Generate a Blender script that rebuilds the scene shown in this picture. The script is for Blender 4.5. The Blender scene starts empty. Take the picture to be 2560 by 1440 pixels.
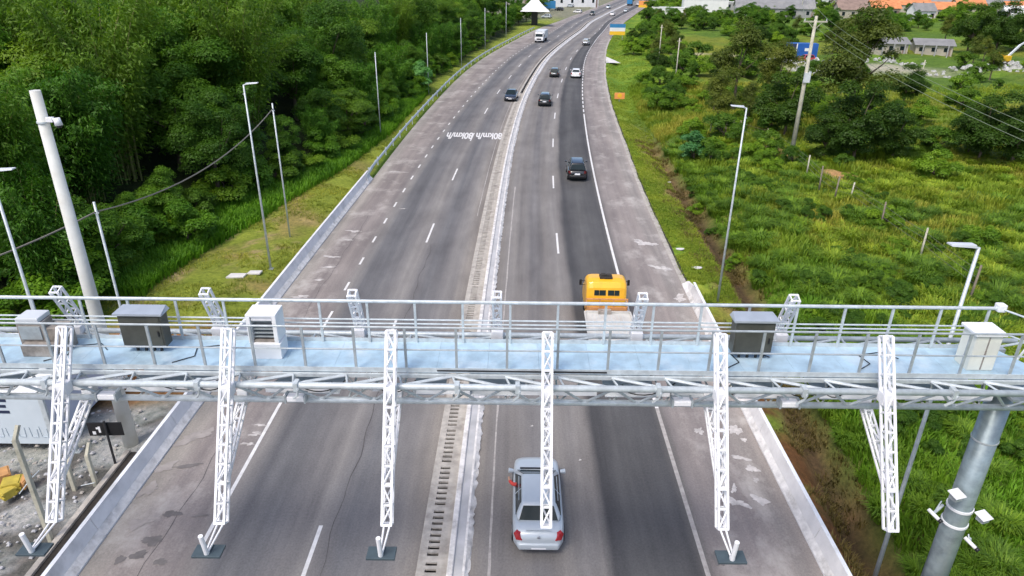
import bpy, bmesh, math, random
import numpy as np
from mathutils import Vector, Matrix, Euler
random.seed(7); RNG = np.random.default_rng(11)
R = math.radians
scene = bpy.context.scene
COL = scene.collection

# ------------------------------------------------------------------ camera, sky, sun, exposure
CAM_H, PITCH, ROLL, FPX = 18.0, R(25.0), R(0.65), 1734.0
cam = bpy.data.cameras.new('camera'); cam_ob = bpy.data.objects.new('camera', cam); COL.objects.link(cam_ob)
cam.sensor_width = 36.0; cam.lens = 36.0 * FPX / 2560.0; cam.clip_end = 6000; cam.clip_start = 0.2
cam_ob.matrix_world = Matrix.Translation((0, 0, CAM_H)) @ Matrix.Rotation(R(90) - PITCH, 4, 'X') @ Matrix.Rotation(ROLL, 4, 'Z')
scene.camera = cam_ob
SUN_EL, SUN_ROT = R(58), R(215)
world = bpy.data.worlds.new('World'); scene.world = world; world.use_nodes = True
wn = world.node_tree; bg = wn.nodes['Background']
sky = wn.nodes.new('ShaderNodeTexSky'); sky.sky_type = 'NISHITA'; sky.sun_disc = False
sky.sun_elevation = SUN_EL; sky.sun_rotation = SUN_ROT; sky.air_density = 0.8; sky.dust_density = 3.0; sky.ozone_density = 0.6
wn.links.new(sky.outputs[0], bg.inputs[0]); bg.inputs[1].default_value = 0.15
sl = bpy.data.lights.new('sun', 'SUN'); sl.energy = 1.3; sl.angle = R(18); sl.color = (1.0, 0.95, 0.87)
so = bpy.data.objects.new('sun', sl); COL.objects.link(so)
so.rotation_euler = (R(90) - SUN_EL, 0, R(180) - SUN_ROT)
scene.view_settings.view_transform = 'Standard'; scene.view_settings.look = 'None'
scene.view_settings.exposure = 0.72; scene.view_settings.gamma = 1.0

# ------------------------------------------------------------------ helpers
def G(u, v, z=0.0):
    """point of the level z that the photograph shows at pixel (u, v)"""
    a = (u - 1280) / FPX; b = (v - 720) / FPX
    c, s = math.cos(ROLL), math.sin(ROLL)
    x = a * c + b * s; y = -a * s + b * c
    f = math.cos(PITCH) - y * math.sin(PITCH); d = math.sin(PITCH) + y * math.cos(PITCH)
    t = (CAM_H - z) / d
    return x * t, f * t
def PIX(x, y, z):
    """pixel (2560 wide) where a world point shows"""
    dn = CAM_H - z
    dep = y * math.cos(PITCH) + dn * math.sin(PITCH)
    if dep < 0.5: return None
    px = x / dep; py = (dn * math.cos(PITCH) - y * math.sin(PITCH)) / dep
    c, s = math.cos(ROLL), math.sin(ROLL)
    return 1280 + FPX * (px * c - py * s), 720 + FPX * (px * s + py * c)

def hash2(ix, iy, seed):
    n = (ix.astype(np.int64) * 374761393 + iy.astype(np.int64) * 668265263 + seed * 69069) & 0x7fffffff
    n = ((n ^ (n >> 13)) * 1274126177) & 0x7fffffff
    return ((n ^ (n >> 16)) & 0xffff) / 65535.0
def vnoise(x, y, seed=0):
    ix = np.floor(x); iy = np.floor(y); fx = x - ix; fy = y - iy
    fx = fx * fx * (3 - 2 * fx); fy = fy * fy * (3 - 2 * fy)
    a = hash2(ix, iy, seed); b = hash2(ix + 1, iy, seed); c = hash2(ix, iy + 1, seed); d = hash2(ix + 1, iy + 1, seed)
    return (a * (1 - fx) + b * fx) * (1 - fy) + (c * (1 - fx) + d * fx) * fy
def fbm(x, y, scale, seed=0, octv=4):
    x = np.asarray(x, float) / scale; y = np.asarray(y, float) / scale
    r = 0; a = 0.5; t = 0
    for k in range(octv):
        r = r + a * vnoise(x + 17.3 * k, y - 9.1 * k, seed + k); t += a; a *= 0.55; x = x * 2.03; y = y * 2.03
    return r / t
def sstep(a, b, x):
    t = np.clip((np.asarray(x, float) - a) / (b - a), 0, 1); return t * t * (3 - 2 * t)

# ------------------------------------------------------------------ materials
MATS = {}
def nmat(name):
    m = bpy.data.materials.new(name); m.use_nodes = True; MATS[name] = m
    nt = m.node_tree; return m, nt, nt.nodes['Principled BSDF']
def node(nt, t, **kw):
    n = nt.nodes.new(t)
    for k, v in kw.items(): setattr(n, k, v)
    return n
def ramp(nt, stops, src):
    n = nt.nodes.new('ShaderNodeValToRGB'); e = n.color_ramp.elements
    while len(e) > 1: e.remove(e[-1])
    for i, (p, c) in enumerate(stops):
        q = e[0] if i == 0 else e.new(p)
        q.position = p; q.color = (*c, 1) if len(c) == 3 else c
    nt.links.new(src, n.inputs[0]); return n.outputs[0]
def noise(nt, vec, scale, detail=4, rough=0.55, dim='3D'):
    n = nt.nodes.new('ShaderNodeTexNoise'); n.inputs['Scale'].default_value = scale
    n.inputs['Detail'].default_value = detail; n.inputs['Roughness'].default_value = rough
    if vec is not None: nt.links.new(vec, n.inputs['Vector'])
    return n.outputs['Fac']
def mulc(nt, a, b, fac=1.0, mode='MULTIPLY'):
    n = nt.nodes.new('ShaderNodeMixRGB'); n.blend_type = mode; n.inputs[0].default_value = fac
    nt.links.new(a, n.inputs[1])
    if isinstance(b, tuple): n.inputs[2].default_value = (*b, 1)
    else: nt.links.new(b, n.inputs[2])
    return n.outputs[0]
def simple(name, col, rough=0.6, metal=0.0, var=0.15, scale=3.0, spec=0.5, coat=0.0, bump=0.0, dirt=None):
    m, nt, p = nmat(name)
    tc = node(nt, 'ShaderNodeTexCoord').outputs['Object']
    f = noise(nt, tc, scale, 5, 0.6)
    lo = tuple(max(0, c * (1 - var)) for c in col); hi = tuple(min(1, c * (1 + var)) for c in col)
    c = ramp(nt, [(0.3, lo), (0.7, hi)], f)
    if dirt:
        f2 = noise(nt, tc, scale * 0.35, 6, 0.7)
        n = nt.nodes.new('ShaderNodeMixRGB'); nt.links.new(ramp(nt, [(0.52, (0, 0, 0)), (0.72, (1, 1, 1))], f2), n.inputs[0])
        nt.links.new(c, n.inputs[1]); n.inputs[2].default_value = (*dirt, 1); c = n.outputs[0]
    nt.links.new(c, p.inputs['Base Color'])
    p.inputs['Roughness'].default_value = rough; p.inputs['Metallic'].default_value = metal
    p.inputs['Specular IOR Level'].default_value = spec; p.inputs['Coat Weight'].default_value = coat
    if bump:
        b = node(nt, 'ShaderNodeBump'); b.inputs['Strength'].default_value = bump; b.inputs['Distance'].default_value = 0.02
        nt.links.new(noise(nt, tc, scale * 6, 6, 0.7), b.inputs['Height']); nt.links.new(b.outputs[0], p.inputs['Normal'])
    return m
simple('galv', (0.52, 0.57, 0.59), 0.45, 0.2, 0.18, 5, dirt=(0.42, 0.45, 0.46))
simple('galv_dark', (0.38, 0.42, 0.44), 0.45, 0.3, 0.2, 5)
simple('column_steel', (0.27, 0.33, 0.35), 0.38, 0.45, 0.28, 3.0, dirt=(0.36, 0.42, 0.42))
simple('deck_plate', (0.41, 0.56, 0.66), 0.4, 0.15, 0.22, 2.2, dirt=(0.60, 0.70, 0.76))
simple('white_steel', (0.80, 0.80, 0.82), 0.4, 0, 0.06, 4, dirt=(0.68, 0.68, 0.67))
simple('white_paint', (0.78, 0.79, 0.80), 0.45, 0, 0.06, 2, dirt=(0.6, 0.6, 0.58))
simple('cream_paint', (0.72, 0.72, 0.64), 0.45, 0, 0.06, 3)
simple('steel_cab', (0.075, 0.075, 0.062), 0.45, 0.2, 0.3, 2, dirt=(0.13, 0.125, 0.10))
simple('steel_top', (0.42, 0.46, 0.51), 0.3, 0.3, 0.1, 2)
simple('rust_grey', (0.28, 0.25, 0.22), 0.8, 0.1, 0.4, 4, dirt=(0.45, 0.43, 0.40))
simple('antenna', (0.06, 0.085, 0.10), 0.35, 0.1, 0.15, 4)
simple('plate_light', (0.62, 0.65, 0.68), 0.4, 0.1, 0.12, 1.5)
simple('concrete', (0.42, 0.42, 0.43), 0.85, 0, 0.18, 1.2, bump=0.3, dirt=(0.50, 0.49, 0.47))
simple('barrier_concrete', (0.72, 0.70, 0.69), 0.85, 0, 0.12, 1.2, bump=0.3, dirt=(0.47, 0.46, 0.45))
simple('concrete_pole', (0.60, 0.61, 0.58), 0.8, 0, 0.12, 1.0, bump=0.2, dirt=(0.48, 0.46, 0.40))
simple('concrete_old', (0.40, 0.37, 0.33), 0.9, 0, 0.25, 2.5, bump=0.5, dirt=(0.22, 0.20, 0.18))
simple('kerb_white', (0.64, 0.62, 0.60), 0.8, 0, 0.22, 3.0, bump=0.5, dirt=(0.34, 0.32, 0.30))
simple('dark_and_shadow', (0.035, 0.03, 0.025), 0.95, 0, 0.4, 3)  # dark brown of drain beds and dark parts, also paints the gutter shadow
simple('post_wood', (0.20, 0.17, 0.13), 0.9, 0, 0.3, 3)
simple('post_conc', (0.46, 0.44, 0.35), 0.9, 0, 0.2, 3, dirt=(0.25, 0.24, 0.17))
simple('cable', (0.16, 0.15, 0.13), 0.7, 0, 0.1, 3)
simple('cable_light', (0.20, 0.24, 0.14), 0.6, 0, 0.1, 3)
simple('black', (0.012, 0.012, 0.014), 0.4, 0, 0.2, 4)
simple('rubber', (0.02, 0.02, 0.022), 0.85, 0, 0.2, 6)
simple('rim', (0.42, 0.43, 0.45), 0.3, 0.7, 0.1, 4)
simple('glass_dark', (0.014, 0.024, 0.027), 0.12, 0, 0.1, 1, spec=0.22)
simple('red_dull', (0.10, 0.012, 0.014), 0.2, 0, 0.1, 6)
simple('red_light', (0.34, 0.02, 0.025), 0.15, 0, 0.1, 6, spec=0.6)
simple('lamp_clear', (0.75, 0.77, 0.8), 0.1, 0, 0.05, 6)
simple('plate_white', (0.72, 0.73, 0.75), 0.5, 0, 0.04, 6)
simple('silver_paint', (0.46, 0.51, 0.55), 0.28, 0.12, 0.03, 3, coat=0.6)
simple('black_paint', (0.010, 0.012, 0.015), 0.16, 0.1, 0.1, 3, coat=1.0)
simple('teal_paint', (0.010, 0.022, 0.027), 0.14, 0.2, 0.1, 3, coat=1.0)
simple('green_paint', (0.030, 0.046, 0.042), 0.2, 0.3, 0.1, 3, coat=1.0)
simple('navy_paint', (0.022, 0.030, 0.048), 0.18, 0.3, 0.1, 3, coat=1.0)
simple('white_car', (0.72, 0.72, 0.72), 0.3, 0, 0.03, 3, coat=0.5)
simple('red_car', (0.42, 0.03, 0.04), 0.3, 0, 0.05, 3, coat=0.5)
simple('yellow_cab', (0.82, 0.43, 0.02), 0.32, 0, 0.06, 2, coat=0.4)
simple('orange_frame', (0.55, 0.26, 0.10), 0.6, 0, 0.2, 3)
simple('bed_white', (0.52, 0.51, 0.48), 0.6, 0, 0.15, 2, dirt=(0.40, 0.37, 0.33))
simple('blue_sign', (0.03, 0.20, 0.42), 0.5, 0, 0.05, 2)
simple('orange_sign', (0.85, 0.33, 0.10), 0.5, 0, 0.05, 2)
simple('amber_sign', (0.85, 0.50, 0.03), 0.5, 0, 0.05, 2)
simple('blue_box', (0.01, 0.09, 0.36), 0.5, 0, 0.15, 1)
simple('excav', (0.75, 0.45, 0.02), 0.5, 0, 0.15, 1)
simple('roof_orange', (0.58, 0.22, 0.09), 0.85, 0, 0.25, 0.6, dirt=(0.32, 0.15, 0.09))
simple('roof_brown', (0.24, 0.17, 0.14), 0.85, 0, 0.25, 0.6)
simple('roof_grey', (0.22, 0.22, 0.22), 0.85, 0, 0.2, 0.4, dirt=(0.30, 0.29, 0.27))
simple('wall_white', (0.72, 0.72, 0.72), 0.8, 0, 0.08, 0.5)
simple('wall_cream', (0.42, 0.38, 0.31), 0.85, 0, 0.15, 0.5, dirt=(0.36, 0.33, 0.28))
simple('wall_grey', (0.33, 0.33, 0.33), 0.85, 0, 0.15, 0.5)
simple('rubble', (0.44, 0.44, 0.42), 0.9, 0, 0.3, 1.5)
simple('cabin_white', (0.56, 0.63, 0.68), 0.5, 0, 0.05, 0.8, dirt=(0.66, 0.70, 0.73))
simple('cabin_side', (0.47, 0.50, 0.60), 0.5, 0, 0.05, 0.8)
simple('letter_navy', (0.02, 0.03, 0.07), 0.6, 0, 0.1, 3)
simple('scrawl', (0.44, 0.51, 0.56), 0.7, 0, 0.1, 3)
simple('crate_yellow', (0.46, 0.36, 0.05), 0.8, 0, 0.25, 3)
simple('crate_orange', (0.52, 0.27, 0.10), 0.8, 0, 0.25, 3)
simple('bark', (0.13, 0.10, 0.07), 0.9, 0, 0.35, 2.5)
simple('bark_pale', (0.26, 0.22, 0.16), 0.9, 0, 0.3, 2.5)
simple('culm', (0.24, 0.25, 0.08), 0.6, 0, 0.3, 2)
simple('skin', (0.42, 0.24, 0.16), 0.6, 0, 0.05, 6)
simple('red_cloth', (0.50, 0.05, 0.04), 0.8, 0, 0.1, 6)
simple('dark_cloth', (0.03, 0.03, 0.04), 0.8, 0, 0.1, 6)
simple('hair', (0.02, 0.015, 0.01), 0.7, 0, 0.1, 6)
simple('mark_white', (0.66, 0.65, 0.64), 0.75, 0, 0.12, 3, dirt=(0.50, 0.48, 0.46))
simple('mark_worn', (0.36, 0.335, 0.315), 0.8, 0, 0.25, 4, dirt=(0.23, 0.21, 0.20))
simple('stain_white', (0.50, 0.47, 0.45), 0.85, 0, 0.25, 4, dirt=(0.26, 0.24, 0.23))
simple('stain_dark', (0.150, 0.137, 0.132), 0.85, 0, 0.25, 2)
simple('rubber_seam', (0.075, 0.07, 0.068), 0.9, 0, 0.3, 3)
simple('stain_dust', (0.30, 0.272, 0.255), 0.9, 0, 0.2, 2)
simple('slab_pale', (0.62, 0.60, 0.58), 0.85, 0, 0.12, 1.5)

def leafmat(name, trans=0.40, rough=0.5):
    m, nt, p = nmat(name)
    at = node(nt, 'ShaderNodeAttribute', attribute_name='tint').outputs['Color']
    oi = node(nt, 'ShaderNodeObjectInfo').outputs['Random']
    c = mulc(nt, at, ramp(nt, [(0.0, (0.84, 0.86, 0.62)), (0.35, (1.06, 1.05, 0.75)), (0.7, (1.2, 1.14, 0.8)), (1.0, (1.42, 1.26, 0.78))], oi))
    nt.links.new(c, p.inputs['Base Color']); p.inputs['Roughness'].default_value = rough
    p.inputs['Specular IOR Level'].default_value = 0.25
    tr = node(nt, 'ShaderNodeBsdfTranslucent'); nt.links.new(mulc(nt, c, (1.2, 1.25, 0.6)), tr.inputs[0])
    mx = node(nt, 'ShaderNodeMixShader'); mx.inputs[0].default_value = trans
    nt.links.new(p.outputs[0], mx.inputs[1]); nt.links.new(tr.outputs[0], mx.inputs[2])
    nt.links.new(mx.outputs[0], nt.nodes['Material Output'].inputs[0])
    return m
leafmat('leaf'); leafmat('blade', 0.3, 0.6)

# ------------------------------------------------------------------ mesh builder
class MB:
    def __init__(s): s.v = []; s.f = []; s.m = []
    def add(s, vs, fs, mi=0):
        o = len(s.v); s.v += [tuple(v) for v in vs]; s.f += [tuple(i + o for i in f) for f in fs]; s.m += [mi] * len(fs); return s
    def box(s, x0, x1, y0, y1, z0, z1, mi=0):
        vs = [(x, y, z) for z in (z0, z1) for y in (y0, y1) for x in (x0, x1)]
        return s.add(vs, [(0, 2, 3, 1), (4, 5, 7, 6), (0, 1, 5, 4), (2, 6, 7, 3), (0, 4, 6, 2), (1, 3, 7, 5)], mi)
    def tube(s, p, q, r0, r1=None, n=8, mi=0, caps=True, up=None):
        p = Vector(p); q = Vector(q); r1 = r0 if r1 is None else r1
        d = q - p
        if d.length < 1e-6: return s
        d.normalize(); u = Vector(up) if up else (Vector((0, 0, 1)) if abs(d.z) < 0.9 else Vector((1, 0, 0)))
        a = d.cross(u).normalized(); b = a.cross(d).normalized()
        vs = []
        off = math.pi / 4 if n == 4 else 0
        for c, r in ((p, r0), (q, r1)):
            for k in range(n):
                t = 2 * math.pi * k / n + off; vs.append(c + a * math.cos(t) * r + b * math.sin(t) * r)
        fs = [(k, (k + 1) % n, n + (k + 1) % n, n + k) for k in range(n)]
        if caps: fs += [tuple(range(n - 1, -1, -1)), tuple(range(n, 2 * n))]
        return s.add(vs, fs, mi)
    def beam(s, p, q, w, mi=0, up=None): return s.tube(p, q, w * 0.7071, None, 4, mi, True, up)
    def path(s, pts, r, n=5, mi=0):
        for a, b in zip(pts[:-1], pts[1:]): s.tube(a, b, r, None, n, mi)
        return s
    def quad(s, a, b, c, d, mi=0): return s.add([a, b, c, d], [(0, 1, 2, 3)], mi)
    def prism(s, poly, h0, h1, mi=0):
        n = len(poly); vs = [(x, y, h0) for x, y in poly] + [(x, y, h1) for x, y in poly]
        return s.add(vs, [(k, (k + 1) % n, n + (k + 1) % n, n + k) for k in range(n)] + [tuple(range(n - 1, -1, -1)), tuple(range(n, 2 * n))], mi)
    def build(s, name, mats, parent=None, smooth=False, bevel=0.0, sub=0, loc=None):
        me = bpy.data.meshes.new(name); me.from_pydata(s.v, [], s.f)
        if isinstance(mats, str): mats = [mats]
        for m in mats: me.materials.append(MATS[m])
        if len(mats) > 1: me.polygons.foreach_set('material_index', s.m)
        bm = bmesh.new(); bm.from_mesh(me); bmesh.ops.recalc_face_normals(bm, faces=bm.faces)
        if bevel: bmesh.ops.bevel(bm, geom=[e for e in bm.edges if len(e.link_faces) == 2 and e.calc_face_angle(0) > 0.5], offset=bevel, segments=2, profile=0.6, affect='EDGES', clamp_overlap=True)
        bm.to_mesh(me); bm.free()
        o = bpy.data.objects.new(name, me); COL.objects.link(o)
        if parent: o.parent = parent
        if loc: o.location = loc
        if smooth: me.polygons.foreach_set('use_smooth', [len(p.vertices) <= 4 for p in me.polygons])
        if sub:
            md = o.modifiers.new('sub', 'SUBSURF'); md.levels = sub; md.render_levels = sub
        return o
def tag(o, label=None, cat=None, group=None, kind=None):
    if label: o['label'] = label
    if cat: o['category'] = cat
    if group: o['group'] = group
    if kind: o['kind'] = kind
    return o
def thing(name, label, cat, loc=(0, 0, 0), rot=0.0, group=None):
    o = bpy.data.objects.new(name, None); COL.objects.link(o); o.empty_display_size = 0.3
    o.location = loc; o.rotation_euler = (0, 0, rot)
    return tag(o, label, cat, group)
def dup(root, loc, rot=0.0, label=None, scale=1.0, group=None, sz=None):
    r = root.copy(); COL.objects.link(r); r.location = loc; r.rotation_euler = (0, 0, rot)
    r.scale = sz if sz else (scale,) * 3
    if label: r['label'] = label
    if group: r['group'] = group
    for ch in list(root.children):
        c = ch.copy(); COL.objects.link(c); c.parent = r
        for g in ch.children:
            d = g.copy(); COL.objects.link(d); d.parent = c
    return r
def struct(o): o['kind'] = 'structure'; return o
def npmesh(name, V, Q, mats, tint=None, midx=None, parent=None):
    """quads mesh from numpy arrays; tint is per-vertex rgb"""
    me = bpy.data.meshes.new(name); V = np.asarray(V, np.float32); Q = np.asarray(Q, np.int32); k = Q.shape[1]
    me.vertices.add(len(V)); me.vertices.foreach_set('co', V.ravel())
    me.loops.add(Q.size); me.loops.foreach_set('vertex_index', Q.ravel())
    me.polygons.add(len(Q)); me.polygons.foreach_set('loop_start', np.arange(0, Q.size, k, dtype=np.int32))
    for m in ([mats] if isinstance(mats, str) else mats): me.materials.append(MATS[m])
    if midx is not None: me.polygons.foreach_set('material_index', np.asarray(midx, np.int32))
    if tint is not None:
        a = me.attributes.new('tint', 'FLOAT_COLOR', 'POINT')
        a.data.foreach_set('color', np.concatenate([tint, np.ones((len(tint), 1))], 1).astype(np.float32).ravel())
    me.update(calc_edges=True); me.validate()
    o = bpy.data.objects.new(name, me); COL.objects.link(o)
    if parent: o.parent = parent
    return o

# ------------------------------------------------------------------ road lines, metres (x at distance y)
YY = np.arange(-40, 720, 1.0)
def smooth_line(pts, sig=8.0):
    p = np.array(sorted((b, a) for a, b in pts)); y, x = p[:, 0], p[:, 1]
    o = np.interp(YY, y, x)
    m = YY > y[-1]
    if m.any():
        k = (x[-1] - x[-4]) / (y[-1] - y[-4]); o[m] = x[-1] + k * (YY[m] - y[-1])
    n = int(3 * sig); w = np.exp(-0.5 * (np.arange(-n, n + 1) / sig) ** 2); w /= w.sum()
    e = np.concatenate([np.full(n, o[0]), o, o[-1] + (o[-1] - o[-2]) * np.arange(1, n + 1)])
    return np.convolve(e, w, 'valid')
KERB = smooth_line([(-2.04, -40), (-2.04, 16.4), (-2.0, 26.2), (-1.79, 36.3), (-1.66, 42), (-1.28, 58.4), (-0.55, 78.4), (1.0, 103.6), (2.8, 122), (5.8, 148.8), (8.6, 166.3), (15.3, 201.6), (21.2, 230), (25.8, 258), (31.5, 282), (40, 318), (48.5, 352), (66.5, 425)], 9)
def off_line(pts, sig=10): return smooth_line([(o, y) for y, o in pts], sig)
OFF = {
 'XL': off_line([(-40, -11.88), (40, -11.9), (62, -11.75), (80, -12.0), (103, -12.3), (129, -13.1), (161, -13.3), (191, -13.6), (224, -14.2), (245, -13.0), (260, -11.4), (320, -11.2), (420, -11.2)], 6),
 'LL': off_line([(-40, -8.5), (50, -8.4), (74, -8.2), (100, -7.8), (140, -7.7), (200, -7.9), (420, -7.9)]),
 'DL': off_line([(-40, -4.7), (50, -4.6), (66, -4.4), (97, -4.3), (129, -4.1), (420, -4.0)]),
 'DR': off_line([(-40, 5.0), (46, 4.75), (63, 4.75), (77, 4.95), (107, 5.15), (126, 5.2), (420, 5.4)]),
 'LR': off_line([(-40, 8.52), (26, 8.53), (41, 8.45), (60, 8.66), (81, 8.9), (104, 8.97), (131, 8.7), (160, 8.2), (200, 7.3), (230, 6.9), (270, 7.3), (310, 7.9), (370, 9.0), (420, 9.4)]),
 'XR': off_line([(-40, 12.4), (34, 12.3), (48, 12.35), (61, 12.35), (71, 12.7), (81, 12.8), (100, 12.7), (113, 12.7), (129, 12.5), (150, 12.6), (175, 11.5), (198, 10.8), (262, 12.0), (313, 12.3), (415, 12.5)], 7),
}
def K(y): return np.interp(y, YY, KERB)
def LN(n, y): return np.interp(y, YY, KERB + OFF[n])
# forest edge: distance left of the pavement
def FE(y): return np.interp(y, [-40, 28, 34, 44, 52, 64, 80, 100, 130, 200, 230, 300], [16, 14, 10.5, 11.0, 9.5, 6.5, 4.8, 4.2, 4.0, 4.0, 7, 14])
def hz(x, y):
    """terrain height"""
    x = np.asarray(x, float); y = np.asarray(y, float)
    xl = LN('XL', y); xr = LN('XR', y); l = xl - x; r = x - xr
    z = np.where((l < 0.0) & (r < 0.0), -0.45, 0.0)
    n = fbm(x, y, 9, 3) - 0.5; n2 = fbm(x, y, 2.2, 8) - 0.5
    # left: verge then hill
    lf = l - FE(y)
    hill = 0.24 * np.maximum(lf, 0) ** 1.03
    hill = 48 * np.tanh(hill / 48) * (1 - sstep(210, 300, y))
    zl = -0.04 + 0.35 * sstep(0.8, 3.0, l) * sstep(30, 36, y) + hill + n * 0.8 * sstep(1, 6, l) + n2 * 0.12 * sstep(0.7, 2, l)
    # right: verge, ditch, bank, field
    dc = np.interp(y, [0, 19, 30, 40, 60, 90, 130], [2.1, 2.5, 3.3, 4.2, 4.0, 3.0, 2.5])
    amp = np.interp(y, [0, 18, 34, 60, 90, 130], [1.5, 1.5, 0.9, 0.6, 0.5, 0.25])
    zr = -0.04 - 0.25 * sstep(0.4, 2, r) - amp * np.exp(-((r - dc) / 0.85) ** 2) + np.interp(y, [0, 40, 120, 260], [0.5, 1.0, 0.7, 0.2]) * sstep(dc + 0.3, dc + 3.5, r) \
        + n * (0.9 + 1.6 * sstep(12, 60, r)) * sstep(2, 9, r) + n2 * (0.2 * sstep(0.5, 3, r) + 0.45 * sstep(4.5, 8, r) * (1 - sstep(25, 45, r)))
    z = np.where(l >= 0, zl, z); z = np.where(r >= 0, zr, z)
    return z
def GT(u, v, dz=0.0):
    """terrain point at a pixel of the photograph"""
    z = 0.0
    for _ in range(12):
        x, y = G(u, v, z); z = 0.5 * z + 0.5 * float(hz(x, y))
    return x, y, float(hz(x, y)) + dz
# ------------------------------------------------------------------ ground sheet
def axis(segs):
    out = [segs[0][0]]
    for a, b, n in segs: out += list(np.linspace(a, b, n + 1)[1:])
    return np.array(out)
gx = axis([(-3000, -400, 14), (-400, -120, 40), (-120, -34, 60), (-34, -14, 50), (-14, 10, 24), (10, 40, 80), (40, 110, 80), (110, 400, 70), (400, 3000, 14)])
gy = axis([(-1500, -60, 12), (-60, 5, 18), (5, 70, 170), (70, 140, 110), (140, 300, 120), (300, 700, 60), (700, 4500, 16)])
GXX, GYY = np.meshgrid(gx, gy)
HZ = hz(GXX, GYY)
def ground_colour(x, y):
    xl = LN('XL', y); xr = LN('XR', y); l = xl - x; r = x - xr
    n1 = fbm(x, y, 6, 21); n2 = fbm(x, y, 1.6, 22); n3 = fbm(x, y, 25, 23)
    C = np.zeros(x.shape + (3,))
    def put(mask, col):
        m = np.clip(mask, 0, 1)[..., None]; C[:] = C * (1 - m) + np.array(col) * m
    put(np.ones_like(x), (0.085, 0.150, 0.022))
    put(sstep(0.5, 0.62, n3), (0.15, 0.18, 0.026))
    put(sstep(0.55, 0.7, n1) * (r > 6), (0.12, 0.20, 0.024))
    # right verge: bright short grass, then bare brown strip, then dark bank foot
    vg = sstep(0.0, 0.3, r) * (1 - sstep(2.3, 3.2, r + (n2 - .5) * 1.2))
    put(vg * (y > 10), (0.16, 0.26, 0.024)); put(vg * sstep(0.45, 0.62, n1), (0.26, 0.31, 0.04)); put((r > 0.3) * (r < 14) * sstep(85, 120, y), (0.11, 0.20, 0.02)); put((r > 0.3) * (r < 14) * sstep(85, 120, y) * sstep(.48, .6, n1), (0.17, 0.25, 0.026))
    dc = np.interp(y, [0, 19, 30, 40, 60, 90, 130], [2.1, 2.5, 3.3, 4.2, 4.0, 3.0, 2.5])
    br = np.exp(-((r - dc + 0.5 + (n2 - .5) * 1.6) / 1.25) ** 2) * (1 - sstep(66, 100, y))
    put(br * 1.1, (0.21, 0.140, 0.070)); put(np.exp(-((r - dc) / 0.5) ** 2) * (1 - sstep(50, 80, y)), (0.07, 0.048, 0.03))
    near = (r > 0.1) * (1 - sstep(33, 37, y)) * (1 - sstep(1.6, 2.6, r))
    put(near * sstep(0.3, 0.5, n2), (0.16, 0.075, 0.032)); put(near * sstep(0.52, 0.66, n1), (0.12, 0.10, 0.04))
    # left verge
    lv = sstep(0.3, 1.0, l) * (y > 28)
    put(lv, (0.12, 0.20, 0.024)); put(lv * (1 - sstep(6, 9.5, l + (n1 - .5) * 3)), (0.21, 0.255, 0.04))
    put(lv * (1 - sstep(5, 10, l)) * sstep(0.52, 0.68, n1) * (1 - sstep(60, 80, y)), (0.25, 0.21, 0.075))
    put(lv * (1 - sstep(46, 54, y)) * sstep(0.60, 0.74, n2), (0.33, 0.26, 0.13))
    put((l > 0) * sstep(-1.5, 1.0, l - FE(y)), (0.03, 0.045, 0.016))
    # yard of grey stones, orange earth behind it
    yd = (l > 0.0) * (1 - sstep(25.5, 27.5, y + (n1 - .5) * 3)); put(yd, (0.30, 0.31, 0.325))
    put(yd * sstep(0.52, 0.64, n2), (0.37, 0.375, 0.38)); put(yd * (1 - sstep(0.36, 0.44, n2)), (0.13, 0.125, 0.125))
    oe = (l > 0.2) * sstep(25.5, 27, y + (n1 - .5) * 2) * (1 - sstep(31.5, 34.5, y + (n1 - .5) * 3)) * (1 - sstep(9, 13, l))
    put(oe, (0.20, 0.10, 0.045)); put(oe * sstep(0.5, 0.65, n2), (0.34, 0.14, 0.05)); put(oe * (1 - sstep(.36, .45, n1)), (0.09, 0.065, 0.04))
    # far fields and yards
    put(np.exp(-(((x - 41) / 13) ** 2 + ((y - 178) / 24) ** 2) ** 2), (0.17, 0.19, 0.02))
    put(np.exp(-(((x - 66) / 17) ** 2 + ((y - 139) / 7) ** 2) ** 2), (0.36, 0.34, 0.28))
    put(np.exp(-((y - 161 - (n1 - .5) * 3) / 1.4) ** 2) * (x > 34) * (x < 52), (0.36, 0.33, 0.22))
    put(sstep(250, 290, y) * (l > 0) * (l < 45), (0.20, 0.20, 0.15))
    # footpath of bare earth along the wooden fence
    for (pu, pv, s) in ((1930, 372, 1.1), (1965, 385, 0.9), (2095, 436, 1.5), (2115, 440, 1.2)):
        px, py, _ = GT(pu, pv); put(np.exp(-(((x - px) / s) ** 2 + ((y - py) / (s * 1.1)) ** 2)), (0.40, 0.23, 0.11))
    return C
nx, ny = len(gx), len(gy)
GV = np.stack([GXX, GYY, HZ], -1).reshape(-1, 3)
ii = (np.arange(ny - 1)[:, None] * nx + np.arange(nx - 1)[None]).ravel()
GQ = np.stack([ii, ii + 1, ii + nx + 1, ii + nx], 1)
m, nt, p = nmat('ground')
at = node(nt, 'ShaderNodeAttribute', attribute_name='tint').outputs['Color']
tc = node(nt, 'ShaderNodeTexCoord').outputs['Object']
c = mulc(nt, at, ramp(nt, [(0.25, (0.45, 0.5, 0.45)), (0.5, (1, 1, 1)), (0.75, (1.55, 1.45, 1.35))], noise(nt, tc, 3.5, 8, 0.72)))
c = mulc(nt, c, ramp(nt, [(0.3, (0.75, 0.8, 0.7)), (0.7, (1.25, 1.2, 1.15))], noise(nt, tc, 0.6, 5, 0.6)))
nt.links.new(c, p.inputs['Base Color']); p.inputs['Roughness'].default_value = 0.95; p.inputs['Specular IOR Level'].default_value = 0.15
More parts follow.
